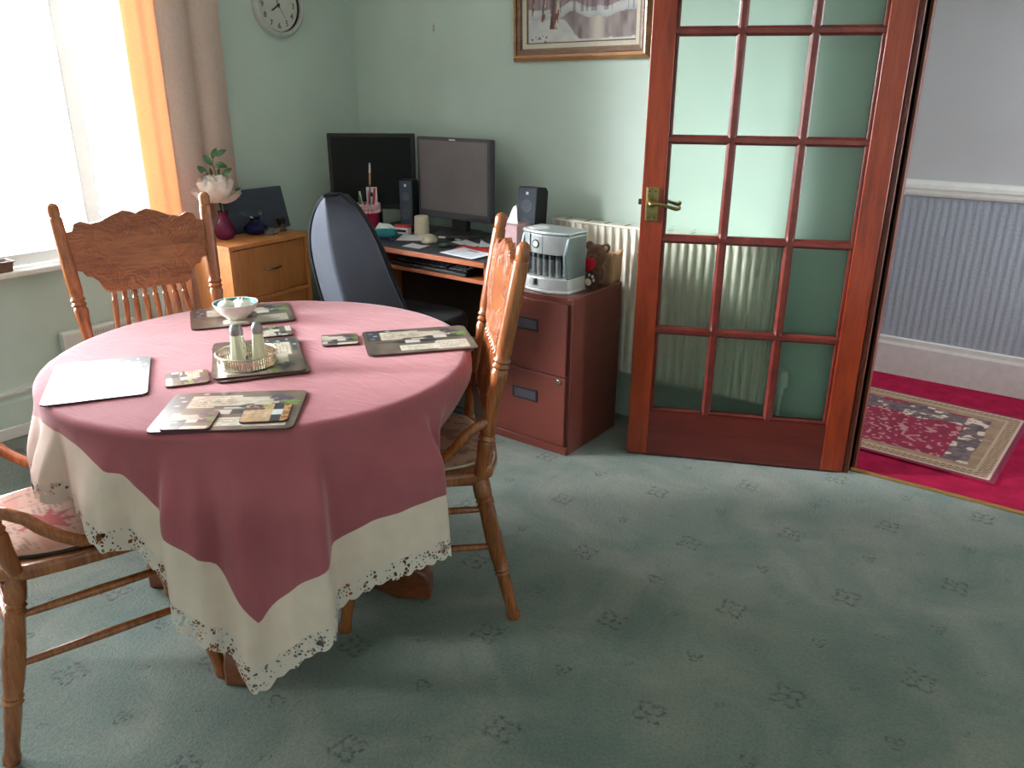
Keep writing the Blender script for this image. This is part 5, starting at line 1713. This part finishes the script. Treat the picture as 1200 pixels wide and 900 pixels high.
tag(o, 'cream mouse cable trailing back across the desk', 'cable')
# teal bag under the desk
m = MB()
m.ball((0, 0, .14), .15, 18, 12, (1.1, .7, .93))
for v in range(len(m.v)):
    x, y, zz = m.v[v]
    m.v[v] = (x * (1 + .08 * math.sin(zz * 40)), y * (1 + .1 * math.sin(x * 30)), max(0.0, zz))
o = m.build('tote_bag', 'deep_teal', None, (1.40, -.30, .0005))
tag(o, 'slumped dark teal bag on the floor beneath the desk', 'bag')

# ================================================================== OFFICE CHAIR
oc = thing('office_chair', 'grey backed office chair with black seat pulled up to desk', 'office chair', (1.228, -.662, 0), R_(95 - 90))
def back_w(v):
    # half width over height
    return .236 * (1 - .36 * v) * max(.03, 1 - max(0.0, (v - .5) / .5) ** 2.4 * .99) ** .5
def back_rear(u, v):
    x = (u - .5) * 2
    hw = back_w(v)
    lean = -.205 - .15 * v - .03 * math.sin(PI * v)
    ed = abs(x) ** 1.08
    ridge = .105 * (1 - ed) * (1 - .45 * v)
    return (x * hw, lean - ridge - .012, .515 + .525 * v)
def back_front(u, v):
    x = (u - .5) * 2
    hw = back_w(v) * .985
    lean = -.205 - .15 * v - .03 * math.sin(PI * v)
    ed = x * x
    return (x * hw, lean + .050 * (1 - ed ** 3) + .02 * math.sin(PI * v) - .010, .515 + .52 * v)
MB().grid(back_rear, 28, 30).build('back_shell', 'office_grey', oc, recalc=False, angle=80)['label'] = 'pale grey fabric back'
MB().grid(back_front, 28, 30).build('back_cushion', 'office_dark', oc, recalc=False, angle=80)
MB().tube([back_rear(u, v) for u, v in ([(0, k / 20) for k in range(21)] + [(k / 8, 1) for k in range(1, 8)] + [(1, 1 - k / 20) for k in range(21)] + [(1 - k / 8, 0) for k in range(1, 9)])], .008, 8).build('back_trim', 'office_dark', oc)
MB().tube([(0, -.255, .60), (0, -.275, .50), (0, -.20, .42), (0, -.05, .40)], [.022, .022, .02, .02], 8, flat=.4).build('back_bracket', 'black_plastic', oc)
MB().prism(rrect(.46, .45, .12, 8), .415, .495).build('seat', 'office_dark', oc, bevel=0.025, seg=4)
MB().lathe([(.03, .08), (.03, .25), (.02, .25), (.02, .415)], 16).build('gas_column', 'black_plastic', oc)
for k in range(5):
    a = 2 * PI * k / 5 + .3
    cs_, sn_ = math.cos(a), math.sin(a)
    MB().tube([(0, 0, .11), (.14 * cs_, .14 * sn_, .095), (.27 * cs_, .27 * sn_, .07)], [.026, .022, .016], 8).build('base_arm', 'black_plastic', oc)
    MB().lathe([(.022, -.012), (.027, -.008), (.027, .008), (.022, .012)], 14, Matrix(((0, 0, -sn_, .27 * cs_), (0, 1, 0, 0), (1, 0, cs_, 0.027), (0, 0, 0, 1))) if False else Matrix.Translation((.27 * cs_, .27 * sn_, .0275)) @ Matrix.Rotation(a, 4, 'Z') @ Matrix.Rotation(PI / 2, 4, 'X')).build('castor', 'black_plastic', oc)

# ================================================================== HALL RUG
def rug_col(u, v):
    x, y = u * 1.05, v * .80
    d = min(x, 1.05 - x, y, .80 - y)
    red = lerp3(C(142, 26, 60), C(120, 18, 48), vnoise(u * 30, v * 24, 1))
    if d < .022:
        return C(120, 30, 58)
    if d < .03:
        return C(196, 168, 150)
    if d < .075:
        k_ = (int(x / .012) + int(y / .012)) % 2
        return C(170, 140, 110) if k_ else C(120, 92, 78)
    if d < .085:
        return C(176, 150, 122)
    if d < .105 + .03 * vnoise(u * 7, v * 7, 2):
        base = lerp3(C(160, 130, 104), C(134, 104, 86), vnoise(u * 40, v * 30, 3))
        return base
    # garland of leaves and pale blossoms along the far and right sides
    g = min(abs(y - .60), abs(x - .88) + .02)
    if g < .065 + .025 * math.sin(x * 22) + .02 * vnoise(u * 20, v * 20, 9):
        c = lerp3(C(78, 60, 68), C(120, 100, 98), vnoise(u * 60, v * 50, 4))
        if vnoise(u * 30, v * 25, 5) > .68 and vnoise(u * 90, v * 75, 7) > .3:
            c = C(206, 180, 162)
        return c
    if vnoise(u * 70, v * 52, 6) > .72:
        return C(176, 120, 118)
    return red
rg = MB()
rg.grid(lambda u, v: ((u - .5) * 1.05, (v - .5) * .80, .009), 220, 170, rug_col)
ro = thing('rug', 'red hall rug with floral garland and beige key border', 'rug', (2.930, .640, .0012), R_(-3.0))
rg.build('pile', 'print_rug', ro, recalc=False)
MB().box(-.525, .525, -.40, .40, 0, .0085).build('backing', 'carpet_red', ro)
